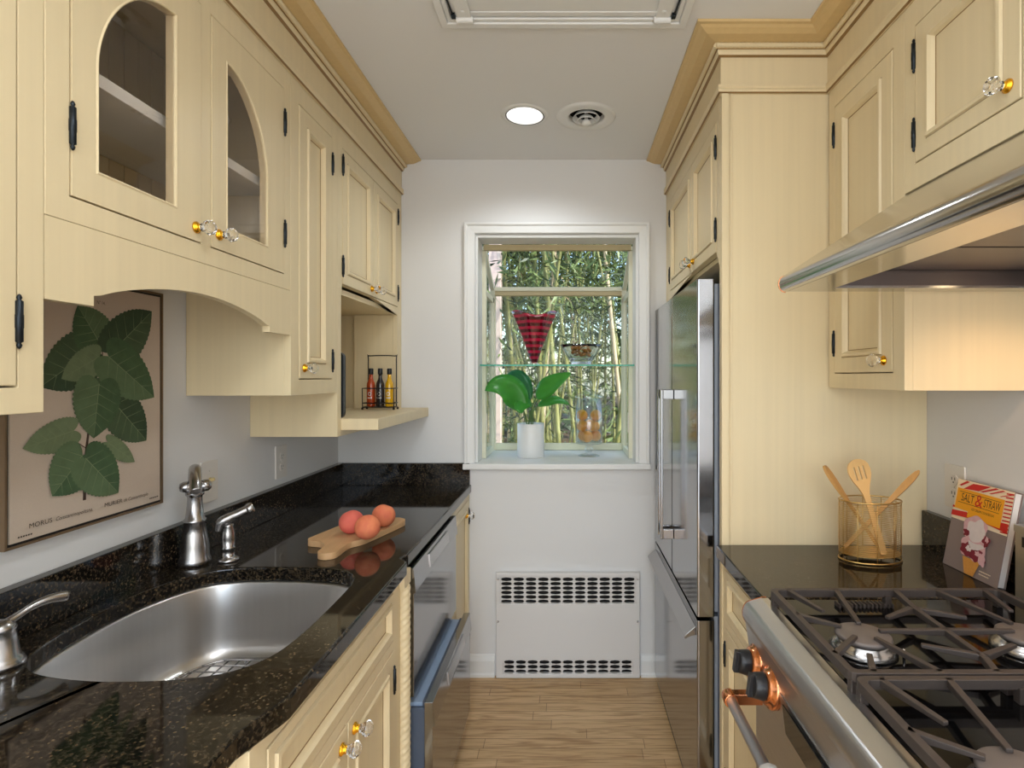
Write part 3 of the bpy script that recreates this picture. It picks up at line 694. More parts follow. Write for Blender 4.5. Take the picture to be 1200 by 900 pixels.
t = thing('refrigerator', 'stainless steel french-door refrigerator with a bottom freezer drawer', 'refrigerator', (.75, 2.13, 0))
MB('grey_plastic').box(.475, 1.08, 1.722, 2.538, .03, 1.715).box(.50, 1.0, 1.75, 2.5, 0, .03).build('case', t, bevel=.003)
def fdoor(y0, y1, hy, sgn):
    d = MB('steel_dark').prism(rrect(.407, .462, y0, y1, .006, 3), XY, .668, 1.728).build('door', t, bevel=.001)
    MB('gasket').box(.4625, .4745, y0+.012, y1-.012, .68, 1.715).build('gasket', d)
    h = MB('steel_dark'); h.box(.356, .366, hy-.009, hy+.009, .80, 1.372)
    for z in (.80, 1.335): h.box(.366, .4065, hy-.008, hy+.008, z, z+.037)
    h.build('handle', d, bevel=.002)
fdoor(1.712, 2.124, 2.098, 1); fdoor(2.130, 2.545, 2.156, -1)
d = MB('steel_dark').prism(rrect(.407, .462, 1.712, 2.545, .006, 3), XY, .045, .656).build('freezer_drawer', t, bevel=.001)
MB('gasket').box(.4625, .4745, 1.725, 2.53, .06, .664).build('gasket', d)
h = MB('nickel'); h.prism([(.4065, .628), (.378, .604), (.370, .594), (.374, .588), (.392, .598), (.4065, .600)], lambda a, b, c: (a, c, b), 1.735, 2.52); h.build('handle', d, bevel=.001)
MB('black_plastic').box(.418, .46, 1.73, 2.53, .002, .042).build('toe_grille', t)

# right wall cabinets and crown
RU = Side(.796, XR, -1)
t = thing('wall_cabinet', 'narrow cream wall cabinet with one tall door right beside the tall end panel', 'cabinet', (.95, 1.48, 1.388))
mb = carcass(RU, t, 1.290, 1.6625, 1.388, ZT, [(1.335, 1.628, 1.43, 2.225)]); mb.build('body', t, bevel=.001)
panel_door(RU, t, 1.335, 1.628, 1.43, 2.225, fw=.055, knob=(1.372, 1.462), hinge='hi', hz=(1.52, 2.14))
t = thing('wall_cabinet', 'short cream wall cabinet with panelled door directly above the range hood', 'cabinet', (.95, .9, 1.852))
mb = carcass(RU, t, .53, 1.2895, 1.852, ZT, [(.955, 1.252, 1.908, 2.225), (.58, .95, 1.908, 2.225)]); mb.build('body', t, bevel=.001)
panel_door(RU, t, .955, 1.252, 1.908, 2.225, fw=.05, knob=(.985, 1.945), hinge='hi', hz=(1.975, 2.155))
panel_door(RU, t, .58, .95, 1.908, 2.225, fw=.05, knob=(.61, 1.945))
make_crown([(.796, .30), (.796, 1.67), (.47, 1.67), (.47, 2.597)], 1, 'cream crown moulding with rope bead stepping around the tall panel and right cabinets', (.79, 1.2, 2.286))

# range hood
HY0, HY1 = .515, 1.284
t = thing('range_hood', 'stainless steel range hood with slanted canopy and rounded lip over the stove', 'range hood', (.8, .9, 1.62))
c = MB('hood')
c.prism([(.508, 1.658), (.80, 1.8505), (1.098, 1.8505), (1.098, 1.625), (1.09, 1.625), (1.09, 1.842), (.803, 1.842), (.512, 1.650)], lambda a, b, c_: (a, c_, b), HY0, HY1)
for y0, y1 in ((HY0, HY0+.004), (HY1-.004, HY1)): c.prism([(.514, 1.622), (.514, 1.658), (.80, 1.85), (1.098, 1.85), (1.098, 1.622)], lambda a, b, c_: (a, c_, b), y0, y1)
c.build('canopy', t, bevel=.001)
pr = [(.497+.0165, 1.6185)]+[(.5135+.0175*math.cos(a)*1.0, 1.6385+.0200*math.sin(a)) for a in [PI*1.5-i*PI/14 for i in range(15)]]
MB('hood').prism([(.5135, 1.6205)]+[(.5135+.0165*math.cos(a), 1.6395+.0195*math.sin(a)) for a in [1.5*PI-i*PI/16 for i in range(1, 16)]]+[(.5135, 1.659)], lambda a, b, c_: (a, c_, b), HY0-.001, HY1+.001, sm=True, split=True).build('lip', t)
MB('copper').prism([(.5135, 1.6185)]+[(.5135+.0175*math.cos(a), 1.6395+.0205*math.sin(a)) for a in [1.5*PI-i*PI/16 for i in range(1, 16)]]+[(.5135, 1.661)], lambda a, b, c_: (a, c_, b), HY1+.0012, HY1+.004).build('lip_end_cap', t)
r = MB('hood')
r.prism([(.515, HY0+.005), (1.088, HY0+.005), (1.088, HY1-.005), (.515, HY1-.005)], XY, 1.6205, 1.626, holes=[[(.60, HY0+.055), (1.04, HY0+.055), (1.04, HY1-.055), (.60, HY1-.055)]])
r.build('underside_rim', t)
f = MB('filter', 'dark')
f.box(.60, 1.04, HY0+.05, HY1-.05, 1.665, 1.671, 0)
for x0, x1 in ((.598, .602), (1.038, 1.042)): f.box(x0, x1, HY0+.053, HY1-.053, 1.6262, 1.672)
for y0, y1 in ((HY0+.051, HY0+.055), (HY1-.055, HY1-.051)): f.box(.598, 1.042, y0, y1, 1.6262, 1.672)
for k in range(3): f.box(.612, 1.03, HY0+.066+k*.216, HY0+.066+k*.216+.205, 1.660, 1.6649, 0)
f.build('filter', t)
for y in (1.03, .68): MB('hood_lens').lathe([(0, 1.6575), (.025, 1.6575), (.028, 1.660), (.028, 1.6645)], (.985, y, 0), n=20).build('lamp_lens', t)

# right base: countertop, cabinet
t = thing('countertop', 'short brown-black granite countertop between the refrigerator panel and the range', 'countertop', (.78, 1.46, .87))
MB('granite').box(.452, XR-.0005, 1.262, 1.6628, .872, CT).build('slab', t, bevel=.004, seg=3)
MB('granite').box(1.0785, XR-.0006, 1.263, 1.6625, CT+.0003, 1.0155).build('backsplash', t, bevel=.0015)
RB = Side(.474, XR, -1)
t = thing('base_cabinet', 'cream base cabinet with panelled door between the refrigerator and the range', 'cabinet', (.79, 1.46, 0))
mb = carcass(RB, t, 1.263, 1.6625, .10, .871, [(1.295, 1.635, .135, .67), (1.295, 1.635, .695, .845)]); mb.box(.54, 1.0, 1.27, 1.655, 0, .1); mb.build('body', t, bevel=.001)
panel_door(RB, t, 1.295, 1.635, .135, .67, hinge='hi'); panel_door(RB, t, 1.295, 1.635, .695, .845, fw=.032, name='drawer_front')

# ------------------------------------------------------------------ range
RY0, RY1 = .488, 1.258
t = thing('gas_range', 'stainless gas range with black cooktop, cast iron grates and copper knobs', 'range', (.76, .87, 0))
MB('steel').box(.462, 1.03, RY0, RY1, .05, .898).box(.50, .99, RY0+.03, RY1-.03, 0, .05).build('body', t, bevel=.002)
rail = [(.462, .80), (.418, .80), (.410, .855)]+[(.4215+.0185*math.cos(a)*1.0, .8775+.0275*math.sin(a)) for a in [PI*1.08-i*PI*.55/10 for i in range(11)]]+[(.445, .912), (.462, .912)]
MB('steel').prism(rail[:2]+rail[2:], lambda a, b, c_: (a, c_, b), RY0, RY1).build('front_rail', t, bevel=.001)
MB('copper').prism([(.458, .845), (.416, .845), (.407, .86)]+[(.4215+.0190*math.cos(a), .8775+.0280*math.sin(a)) for a in [PI*1.08-i*PI*.55/10 for i in range(11)]]+[(.45, .914), (.458, .914)], lambda a, b, c_: (a, c_, b), RY1+.0003, RY1+.0022).build('rail_end_cap', t)
MB('steel').prism([(.4615, .725), (.424, .725), (.416, .80), (.4615, .80)], lambda a, b, c_: (a, c_, b), RY0+.002, RY1-.002).build('control_panel', t)
dp = MB('black_gloss', 'label_white'); dp.prism([(.4195, .738), (.4170, .738), (.4105, .794), (.4130, .794)], lambda a, b, c_: (a, c_, b), .70, 1.045)
for k in range(6):
    for j in range(2): dp.obox((.4132-.0008-j*.002+.0012, .80+k*.018, .757+j*.018), (.0004, 0, 0), (0, .004, 0), (0, 0, .003), 1)
dp.build('control_display', t)
kp = Vector((-1, 0, .13)).normalized()
for y in (1.205, 1.112, .64, .55):
    o = Vector((.4195, y, .763+.025))
    b = MB('copper').lathe([(0, -.006), (.040, -.006), (.042, .006), (.040, .010), (.034, .013), (.033, .018), (.029, .021), (0, .021)], o, kp, 32).build('knob_bezel', t)
    k = MB('knob_black'); k.lathe([(0, .0212), (.027, .0212), (.024, .040), (.022, .044), (0, .044)], o, kp, 24)
    k.obox(o+kp*.046, (.0065*kp.x, 0, .0065*kp.z), (0, .007, 0), Vector((kp.z, 0, -kp.x))*.023)
    k.build('knob', b, bevel=.0015)
# oven door
dr = MB('steel').box(.432, .4615, RY0+.004, RY1-.004, .16, .716).build('oven_door', t, bevel=.003)
MB('black_gloss').box(.4305, .4318, RY0+.12, RY1-.12, .28, .60).build('window', dr)
hb = MB('steel').tube([(.362, RY0+.03, .704), (.362, RY1-.045, .704)], .0115, 18).build('handle_bar', dr)
for y in (RY1-.04, RY0+.04):
    MB('copper').box(.3625, .4318, y-.011, y+.011, .694, .718).lathe([(0, -.014), (.0145, -.014), (.0155, -.010), (.0155, .010), (.0145, .016), (0, .016)], (.362, y, .704), (0, 1, 0), 20).build('handle_bracket', dr, bevel=.0015)
MB('steel').box(.440, .4615, RY0+.004, RY1-.004, .055, .152).build('storage_drawer', t, bevel=.003)
tw = MB('towel'); pr = []
for i in range(25):
    a = i/24
    if a < .4: pr.append((.362-.0175-.004*math.sin(a*9), .704-.40*(1-a/.4)))
    elif a <= .6: q = PI-(a-.4)/.2*PI; pr.append((.362+.0175*math.cos(q), .704+.0175*math.sin(q)))
    else: pr.append((.362+.0175+.003*math.sin(a*7), .704-.36*(a-.6)/.4))
V = [[tw.bm.verts.new((x+.0015*math.sin(j*1.3), .80+.183*j/8, z)) for x, z in pr] for j in range(9)]
for A, B in zip(V, V[1:]):
    for k in range(len(pr)-1): tw.face([A[k], A[k+1], B[k+1], B[k]], 0, True)
tw = tw.build('dish_towel', None, (.362, .89, .7)); md = tw.modifiers.new('thick', 'SOLIDIFY'); md.thickness = .005; md.offset = 1
tag(tw, 'white cloth draped over the oven door handle', 'towel')
# cooktop
cp = MB('black_gloss'); cp.box(.464, 1.028, RY0+.003, RY1-.003, .8985, .909)
cp.build('cooktop', t, bevel=.002)
vt = MB('cast_iron'); 
for k in range(14): vt.box(.60+k*.009, .604+k*.009, 1.205, 1.228, .9092, .918)
vt.build('vent_comb', t)
MB('steel', 'black_plastic').box(1.031, 1.082, RY0, RY1, .05, 1.065).box(1.028, 1.084, RY0-.001, RY1+.001, 1.0655, 1.082).box(1.0292, 1.0309, RY0+.02, RY1-.02, 1.035, 1.058, 1).build('backguard', t, bevel=.003)
burn = [(.555, 1.025), (.862, 1.025), (.555, .665), (.862, .665)]
for i, (bx_, by_) in enumerate(burn):
    b = MB('nickel').lathe([(0, .9092), (.056, .9092), (.058, .912), (.050, .919), (.045, .925), (.043, .931), (0, .931)], (bx_, by_, 0), n=36).build('burner', t)
    MB('burner').lathe([(0, .9312), (.047, .9312), (.049, .934), (.048, .9385), (.044, .9405), (0, .942)], (bx_, by_, 0), n=36).build('burner_cap', b)
    MB('nickel').lathe([(0, .9095), (.0025, .9095), (.0025, .922), (.0015, .925), (0, .925)], (bx_+.058, by_-.03, 0), n=10).build('igniter', b)
def grate(y0, y1):
    g = MB('cast_iron'); x0, x1 = .452, .968; zt, zb = .947, .935; xm = .711
    def bar(a, b, w=.0058, zb=zb, taper=False):
        A, B = Vector((a[0], a[1], 0)), Vector((b[0], b[1], 0)); d = (B-A).normalized(); s_ = Vector((-d.y, d.x, 0))
        pts = [A-s_*w, B-s_*w*(.8 if taper else 1), B+s_*w*(.8 if taper else 1), A+s_*w]
        lo = [g.bm.verts.new((p.x*1.0, p.y, (zb+.006 if taper and i in (1, 2) else zb))) for i, p in enumerate(pts)]; hi = [g.bm.verts.new((A+(p-A) if 1 else p)+Vector((0, 0, zt))) for p in pts]
        g.face(lo[::-1]); g.face(hi)
        for k in range(4): g.face([lo[k], lo[(k+1) % 4], hi[(k+1) % 4], hi[k]])
    g.prism(rrect(x0, x1, y0, y1, .016, 4), XY, zb-.004, zt, holes=[rrect(x0+.013, x1-.013, y0+.013, y1-.013, .010, 4)])
    yc = burn[0][1] if y0 > .8 else burn[2][1]
    L = y1-y0
    # zigzag divider with branches
    bar((xm+.02, y1-.006), (xm+.004, yc+.10)); bar((xm+.004, yc+.10), (xm, yc)); bar((xm, yc), (xm-.004, yc-.10)); bar((xm-.004, yc-.10), (xm-.02, y0+.006))
    for sx in (1, -1):
        m = lambda x: x if sx == 1 else 2*xm-x
        for a, b in (((x0+.006, yc+.072), (.523, yc+.018)), ((.492, y1-.006), (.520, yc+.085)), ((.600, y1-.006), (.563, yc+.030)), ((x0+.006, yc-.088), (.528, yc-.022)),
                     ((.602, y0+.006), (.562, yc-.028)), ((.492, y0+.006), (.518, yc-.088)), ((xm, yc+.002), (.585, yc)), ((xm-.004, yc-.09), (.628, yc-.055)), ((xm-.004, yc+.10), (.632, yc+.055))):
            bar((m(a[0]), a[1]), (m(b[0]), b[1]), taper=True)
    for x in (x0+.01, x1-.01, xm):
        for y in (y0+.01, y1-.01): g.box(x-.007, x+.007, y-.007, y+.007, .9092, zb)
    g.build('grate', t, bevel=.0022)
grate(.872, 1.226); grate(.512, .866)

# ------------------------------------------------------------------ ceiling things
t = thing('attic_hatch', 'white attic hatch in the ceiling with moulded frame and hinge arms', 'hatch', (-.01, 1.2, CZ))
hx0, hx1, hy0, hy1 = -.368, .345, .30, 1.598
mb = MB('white')
for i0, i1, z0 in ((0, .022, CZ-.016), (.022, .036, CZ-.011), (.042, .062, CZ-.008)):
    mb.prism([(hx0+i0, hy0+i0), (hx1-i0, hy0+i0), (hx1-i0, hy1-i0), (hx0+i0, hy1-i0)], XY, z0, CZ-.0002, holes=[[(hx0+i1, hy0+i1), (hx1-i1, hy0+i1), (hx1-i1, hy1-i1), (hx0+i1, hy1-i1)]])
mb.build('frame', t, bevel=.003)
MB('white').box(hx0+.064, hx1-.064, hy0+.064, hy1-.064, CZ-.006, CZ-.0003).build('panel', t)
for x in (hx0+.075, hx1-.075):
    h = MB('white', 'iron'); h.box(x-.020, x+.020, hy1-.20, hy1-.040, CZ-.016, CZ-.0085); h.tube([(x-.024, hy1-.040, CZ-.016), (x+.024, hy1-.040, CZ-.016)], .010, 12)
    s_ = -1 if x < 0 else 1
    h.tube([(x+s_*.032, hy1-.055, CZ-.012), (x+s_*.038, hy1-.20, CZ-.012)], .003, 8, 1).box(x+s_*.030-.006, x+s_*.030+.006, hy1-.062, hy1-.045, CZ-.018, CZ-.0085, 1)
    for yy in (hy1-.075, hy1-.13): h.lathe([(0, -.003), (.006, -.002), (.007, 0)], (x, yy, CZ-.016), n=12)
    h.build('hinge_arm', t, bevel=.001)
t = thing('recessed_light', 'lit round recessed ceiling light', 'ceiling light', (-.1686, 2.158, CZ))
MB('white', 'frame_black').lathe([(.074, -.001), (.078, -.006), (.090, -.005), (.094, -.0002)], (-.1686, 2.158, CZ), n=48).lathe([(.072, -.0042), (.076, -.0052), (.0775, -.003), (.0735, -.001)], (-.1686, 2.158, CZ), n=48, mi=1).build('trim_ring', t)
MB('white').lathe([(.074, -.003), (.0725, .0), (.068, .085), (.066, .087)], (-.1686, 2.158, CZ), n=48).build('can', t)
MB('lamp').lathe([(0, .072), (.0665, .072), (.0665, .078), (0, .078)], (-.1686, 2.158, CZ), n=40).build('lens', t)
t = thing('air_vent', 'round white ceiling vent with concentric rings, right of the ceiling light', 'vent', (.0746, 2.17, CZ))
MB('white').lathe([(.070, .02), (.069, -.002), (.074, -.007), (.084, -.010), (.098, -.007), (.106, -.0085), (.114, -.005), (.1185, -.0002)], (.0746, 2.17, CZ), n=48).build('flange', t)
MB('dark').lathe([(0, .075), (.070, .075), (.0702, .02)], (.0746, 2.17, CZ), n=40).build('throat', t)
for r0, z0 in ((.054, -.010), (.037, -.020)):
    MB('white').lathe([(r0-.014, z0+.016), (r0-.006, z0+.005), (r0, z0), (r0+.001, z0+.002), (r0-.004, z0+.008), (r0-.012, z0+.018)], (.0746, 2.17, CZ), n=40).build('cone_ring', t)
MB('white').lathe([(0, -.036), (.014, -.034), (.019, -.028), (.016, -.018), (.007, -.010), (.006, .07), (0, .07)], (.0746, 2.17, CZ), n=24).build('hub', t)

# ------------------------------------------------------------------ wall heater
t = thing('wall_heater', 'white wall heater grille with slotted vents below the window', 'heater', (0, YB-.02, 0))
HX0, HX1, HZ0, HZ1 = -.337, .341, .003, .497; yf = YB-.028
h = MB('heater')
Vx0, Vx1 = HX0+.020, HX1-.020
h.prism([(HX0, HZ0), (HX1, HZ0), (HX1, HZ1), (HX0, HZ1)], lambda a, b, c: (a, c, b), yf, YB-.0005, holes=[[(Vx0, .352), (Vx1, .352), (Vx1, .478), (Vx0, .478)], [(Vx0+.014, .022), (Vx1-.014, .022), (Vx1-.014, .088), (Vx0+.014, .088)]])
h.build('cover', t, bevel=.003)
MB('dark').box(Vx0, Vx1, YB-.006, YB-.0008, .352, .478).box(Vx0+.014, Vx1-.014, YB-.006, YB-.0008, .022, .088).build('back_plate', t)
def grid(x0, x1, z0, z1, nx, nz, nm):
    g = MB('heater'); g.prism([(x0, z0), (x1, z0), (x1, z1), (x0, z1)], lambda a, b, c: (a, c, b), yf+.003, yf+.009,
        holes=[[(cx-w, cz), (cx-w*.75, cz-q), (cx, cz-q*1.35), (cx+w*.75, cz-q), (cx+w, cz), (cx+w*.75, cz+q), (cx, cz+q*1.35), (cx-w*.75, cz+q)] for i in range(nx) for j in range(nz)
               for cx, cz, w, q in [(x0+(i+.5)*(x1-x0)/nx, z0+(j+.5)*(z1-z0)/nz, (x1-x0)/nx*.46, (z1-z0)/nz*.34)]])
    g.build(nm, t)
grid(Vx0+.0005, Vx1-.0005, .3525, .4775, 11, 6, 'upper_grille'); grid(Vx0+.0145, Vx1-.0145, .0225, .0875, 11, 3, 'lower_grille')
for x in (HX0+.010, HX1-.010):
    for z in (.27, .47): MB('nickel').lathe([(0, .003), (.003, .0025), (.005, .001), (.005, 0)], (x, yf, z), (0, -1, 0), 12).build('screw', t)

# ------------------------------------------------------------------ wall art
t = thing('wall_art', 'framed botanical print of a green leafy branch on the wall behind the sink', 'picture', (XL+.01, 1.24, 1.09))
AX = -1.069; AY0, AY1, AZ0, AZ1 = 1.036, 1.443, 1.088, 1.640
def pz(zx, zy):                                       # a point of the print (measured from its layout) on the canvas
    x, y = zx/2.905, 340+zy/2.905; Y = -AX*640/(665-x); return (Y, EYE-(y-442)*Y/640)
fm = MB('frame_bronze')
fm.prism([(AY0, AZ0), (AY1, AZ0), (AY1, AZ1), (AY0, AZ1)], lambda a, b, c: (c, a, b), XL+.0008, AX+.001, holes=[[(AY0+.005, AZ0+.005), (AY1-.005, AZ0+.005), (AY1-.005, AZ1-.005), (AY0+.005, AZ1-.005)]])
fm.build('frame', t)
fm = MB('frame_black')
fm.prism([(AY0+.005, AZ0+.005), (AY1-.005, AZ0+.005), (AY1-.005, AZ1-.005), (AY0+.005, AZ1-.005)], lambda a, b, c: (c, a, b), XL+.0008, AX-.003, holes=[[(AY0+.010, AZ0+.010), (AY1-.010, AZ0+.010), (AY1-.010, AZ1-.010), (AY0+.010, AZ1-.010)]])
fm.build('frame_liner', t)
pt = MB('linen', 'leaf_dark', 'leaf_mid', 'leaf_pale', 'leaf_vein', 'twig', 'ink', 'leaf_dark_b', 'leaf_mid_b')
pt.box(XL+.001, AX, AY0+.0105, AY1-.0105, AZ0+.0105, AZ1-.0105)
lay = [0]
def on(u, v): return (AX+.0002+lay[0]*.00012, u, v)
def pleaf(bz, tz, hw, mi):
    b, tp = Vector(pz(*bz)), Vector(pz(*tz)); ax = tp-b; L = ax.length; ax.normalize(); nn = Vector((-ax.y, ax.x)); W = hw/2.905*.0021*1.12
    half = [(-.08, .18), (-.13, .45), (-.09, .76), (.05, .98), (.24, 1.06), (.45, 1.0), (.64, .82), (.80, .55), (.92, .24)]
    sm = catmull([(0, 0)]+half+[(1, 0)], 5, False)
    def ed(sg):
        out = []
        for i, (a, c) in enumerate(sm): 
            q = 1+(.05 if i % 2 else -.015)*(1 if 6 < i < len(sm)-3 else 0); out.append(b+ax*a*L+nn*sg*c*W*q)
        return out
    A, Bq = ed(1), ed(-1); lay[0] += 1
    pt.flat([tuple(p) for p in A], on, mi); pt.flat([tuple(p) for p in Bq], on, {1: 7, 2: 8, 3: 3}[mi]); lay[0] += 1
    def line(p, q, w0): 
        d = (q-p).normalized(); n2 = Vector((-d.y, d.x)); pt.poly([on(*(p+n2*w0)), on(*(p-n2*w0)), on(*(q-n2*w0*.3)), on(*(q+n2*w0*.3))], 4)
    line(b, b+ax*L*.95, .0011)
    for k in range(5):
        a = .02+k*.17; wv = W*(.86, .9, .82, .62, .36)[k]
        for sg in (1, -1): line(b+ax*L*a, b+ax*L*(a+.16)+nn*sg*wv, .0006)
def limb(pts, w0, w1):
    P = [Vector(pz(*p)) for p in pts]; P = [Vector(p) for p in catmull([tuple(p) for p in P], 6, False)]; lay[0] += 1; n = len(P)
    for i in range(n-1):
        d = (P[i+1]-P[i]).normalized(); n2 = Vector((-d.y, d.x)); a, b = w0+(w1-w0)*i/n, w0+(w1-w0)*(i+1)/n
        pt.poly([on(*(P[i]+n2*a)), on(*(P[i]-n2*a)), on(*(P[i+1]-n2*b)), on(*(P[i+1]+n2*b))], 5)
limb([(348, 190), (346, 290), (322, 400), (300, 490), (290, 600), (287, 715)], .0012, .0042)
limb([(300, 270), (335, 320)], .001, .001); limb([(385, 250), (350, 310)], .001, .001); limb([(240, 505), (295, 540)], .001, .001); limb([(370, 515), (300, 560)], .001, .001)
for a in (((310, 205), (135, 330), 68, 1), ((345, 192), (262, 52), 62, 2), ((378, 212), (515, 72), 66, 1), ((336, 226), (206, 302), 40, 3), ((388, 385), (496, 512), 64, 1), ((345, 300), (405, 395), 45, 1), ((365, 225), (522, 365), 70, 2),
          ((334, 318), (315, 505), 72, 2), ((247, 478), (72, 540), 40, 3), ((362, 518), (455, 585), 26, 3), ((276, 562), (172, 702), 64, 2), ((286, 572), (398, 690), 62, 2)): pleaf(*a)
lay[0] += 1
pt.text('MORUS', lambda u, v: on(1.080+u, 1.1205+v), .0135, 6, .048); pt.text('Constantinopolitana.', lambda u, v: on(1.136+u, 1.1205+v), .0115, 6, .088, shear=.3)
pt.text('MURIER', lambda u, v: on(1.256+u, 1.1205+v), .0135, 6, .050); pt.text('de Constantinople.', lambda u, v: on(1.311+u, 1.1205+v), .0115, 6, .076, shear=.3)
pt.text('N\u00b0 14.', lambda u, v: on(1.236+u, 1.586+v), .0115, 6, .022)
for y0_, z_ in ((1.058, 1.107), (1.392, 1.109)):
    for k in range(6): pt.flat([(y0_+k*.005, z_), (y0_+k*.005+.0036, z_), (y0_+k*.005+.0042, z_+.003), (y0_+k*.005+.0006, z_+.003)], on, 6)
pt.build('print', t, normals=False)

# ------------------------------------------------------------------ switches and outlets
def plate(label, Xw, nx, yc, zc, kind, name):
    sd = Side(Xw, 0, nx); t = thing(name, label, 'switch' if kind == 's' else 'outlet', (Xw, yc, zc))
    p = MB('plate'); p.prism(rrect(yc-.039, yc+.039, zc-.0615, zc+.0615, .004, 3), lambda a, b, c: sd.p(a, c, b), .0004, .006); p.build('cover_plate', t, bevel=.0018)
    if kind == 's':
        q = MB('toggle'); q.obox(sd.p(yc, .007, zc), (.001, 0, 0), (0, .0055, 0), (0, 0, .012)); q.obox(sd.p(yc, .012, zc+.004), (nx*.008, 0, .004), (0, .004, 0), (-nx*.002, 0, .004)); q.build('toggle', t, bevel=.001)
    else:
        for dz in (-.02, .02):
            q = MB('plate', 'dark'); q.prism([(yc+.0165*math.cos(a)*.95, zc+dz+max(-.0135, min(.0135, .0165*math.sin(a)))) for a in [2*PI*i/28 for i in range(28)]], lambda a, b, c: sd.p(a, c, b), .0061, .0085)
            for dy in (-.006, .006): q.obox(sd.p(yc+dy, .0087, zc+dz+.003), (.0003, 0, 0), (0, .001, 0), (0, 0, .004), 1)
            q.lathe([(0, .0003), (.0022, .0003), (.0022, 0)], sd.p(yc, .0085, zc+dz-.007), (nx, 0, 0), 10, 1); q.build('receptacle', t)
    for dz in ((-.032, .032) if kind == 's' else (0,)): MB('plate').lathe([(0, .0016), (.0022, .0012), (.003, 0)], sd.p(yc, .006, zc+dz), (nx, 0, 0), 10).build('screw', t)
plate('white light switch plate with ivory toggle behind the faucet', XL, 1, 1.655, 1.104, 's', 'light_switch')
plate('white electrical outlet on the left wall below the corner cabinet', XL, 1, 2.072, 1.100, 'o', 'electrical_outlet')
plate('white electrical outlet half hidden behind the cookbook', XR, -1, 1.545, 1.110, 'o', 'electrical_outlet')

# ------------------------------------------------------------------ niche things
SZ = 1.2757
sl = MB('rubber', 'nickel'); sl.prism(rrect(-.955, -.785, SZ+.0003, SZ+.232, .018, 5), lambda a, b, c: (a, c, b), 1.914, 1.934)
sl.lathe([(0, .0015), (.012, .001), (.014, 0)], (-.80, 1.9341, SZ+.17), (0, 1, 0), 16, 1)
tag(sl.build('tablet_case', None, (-.87, 1.924, SZ), bevel=.004), 'thin black upright slab at the left edge of the open niche', 'tablet case')
RX0, RX1, RYc = -.902, -.764, 2.43
rk = MB('cord')
rk.tube(catmull([(RX0+.006, RYc+.028, SZ+.012), (RX0+.006, RYc+.028, SZ+.225), (RX0+.012, RYc+.028, SZ+.240), (RX1-.012, RYc+.028, SZ+.240), (RX1-.006, RYc+.028, SZ+.225), (RX1-.006, RYc+.028, SZ+.012)], 4, False), .0026, 8)
for z in (.012, .030, .095):
    rk.tube([(RX0, RYc-.028, SZ+z), (RX1, RYc-.028, SZ+z), (RX1, RYc+.0275, SZ+z), (RX0, RYc+.0275, SZ+z), (RX0, RYc-.028, SZ+z)], .0022, 8)
for k in range(5): rk.tube([(RX0+.01+k*.03, RYc-.028, SZ+.012), (RX0+.01+k*.03, RYc+.0275, SZ+.012)], .0018, 6)
for x in (RX0, RX1, (RX0+RX1)/2):
    rk.tube([(x, RYc-.028, SZ+.012), (x, RYc-.030, SZ+.095)], .002, 6)
for x in (RX0, RX1):
    for y in (RYc-.028, RYc+.0275): rk.lathe([(0, .0), (.005, .002), (.0055, .006), (.004, .010), (0, .012)], (x, y, SZ), n=10)
tag(rk.build('bottle_rack', None, ((RX0+RX1)/2, RYc, SZ)), 'black wire rack with a tall loop handle holding three bottles in the niche', 'rack')
for k, (m, lab) in enumerate((('sauce_red', 'small bottle of red-orange sauce, leftmost in the black wire rack'), ('vinegar', 'small bottle of dark vinegar, middle one in the black wire rack'), ('oil', 'small bottle of golden yellow oil, right one in the black wire rack'))):
    x = RX0+.028+k*.041; z = SZ+.0145
    t = thing('sauce_bottle', lab, 'bottle', (x, RYc, z), 'sauce bottles in the wire rack')
    MB(m).lathe([(0, 0), (.0175, 0), (.0185, .004), (.0185, .092), (.017, .104), (.010, .120), (.0082, .128), (.0082, .142), (0, .142)], (x, RYc, z), n=24).build('glass_body', t)
    MB('black_plastic').lathe([(0, .1422), (.0098, .1422), (.0105, .146), (.0105, .165), (.0092, .169), (0, .169)], (x, RYc, z), n=20).build('cap', t)
    q = MB('label_white')
    for i in range(6):
        a0 = -PI/2-.5+i*.17; a = lambda t_, zz: (x+.0189*math.cos(t_), RYc+.0189*math.sin(t_), z+zz)
        q.poly([a(a0, .036), a(a0+.17, .036), a(a0+.17, .040), a(a0, .040)])
    a = lambda t_, r_: (x+.0191*math.cos(-PI/2+t_), RYc+.0191*math.sin(-PI/2+t_), z+.056+r_)
    for i in range(12):
        p0, p1 = 2*PI*i/12, 2*PI*(i+1)/12
        q.poly([a(.4*math.cos(p0), .0085*math.sin(p0)), a(.4*math.cos(p1), .0085*math.sin(p1)), a(.27*math.cos(p1), .0058*math.sin(p1)), a(.27*math.cos(p0), .0058*math.sin(p0))])
    q.build('label_print', t)

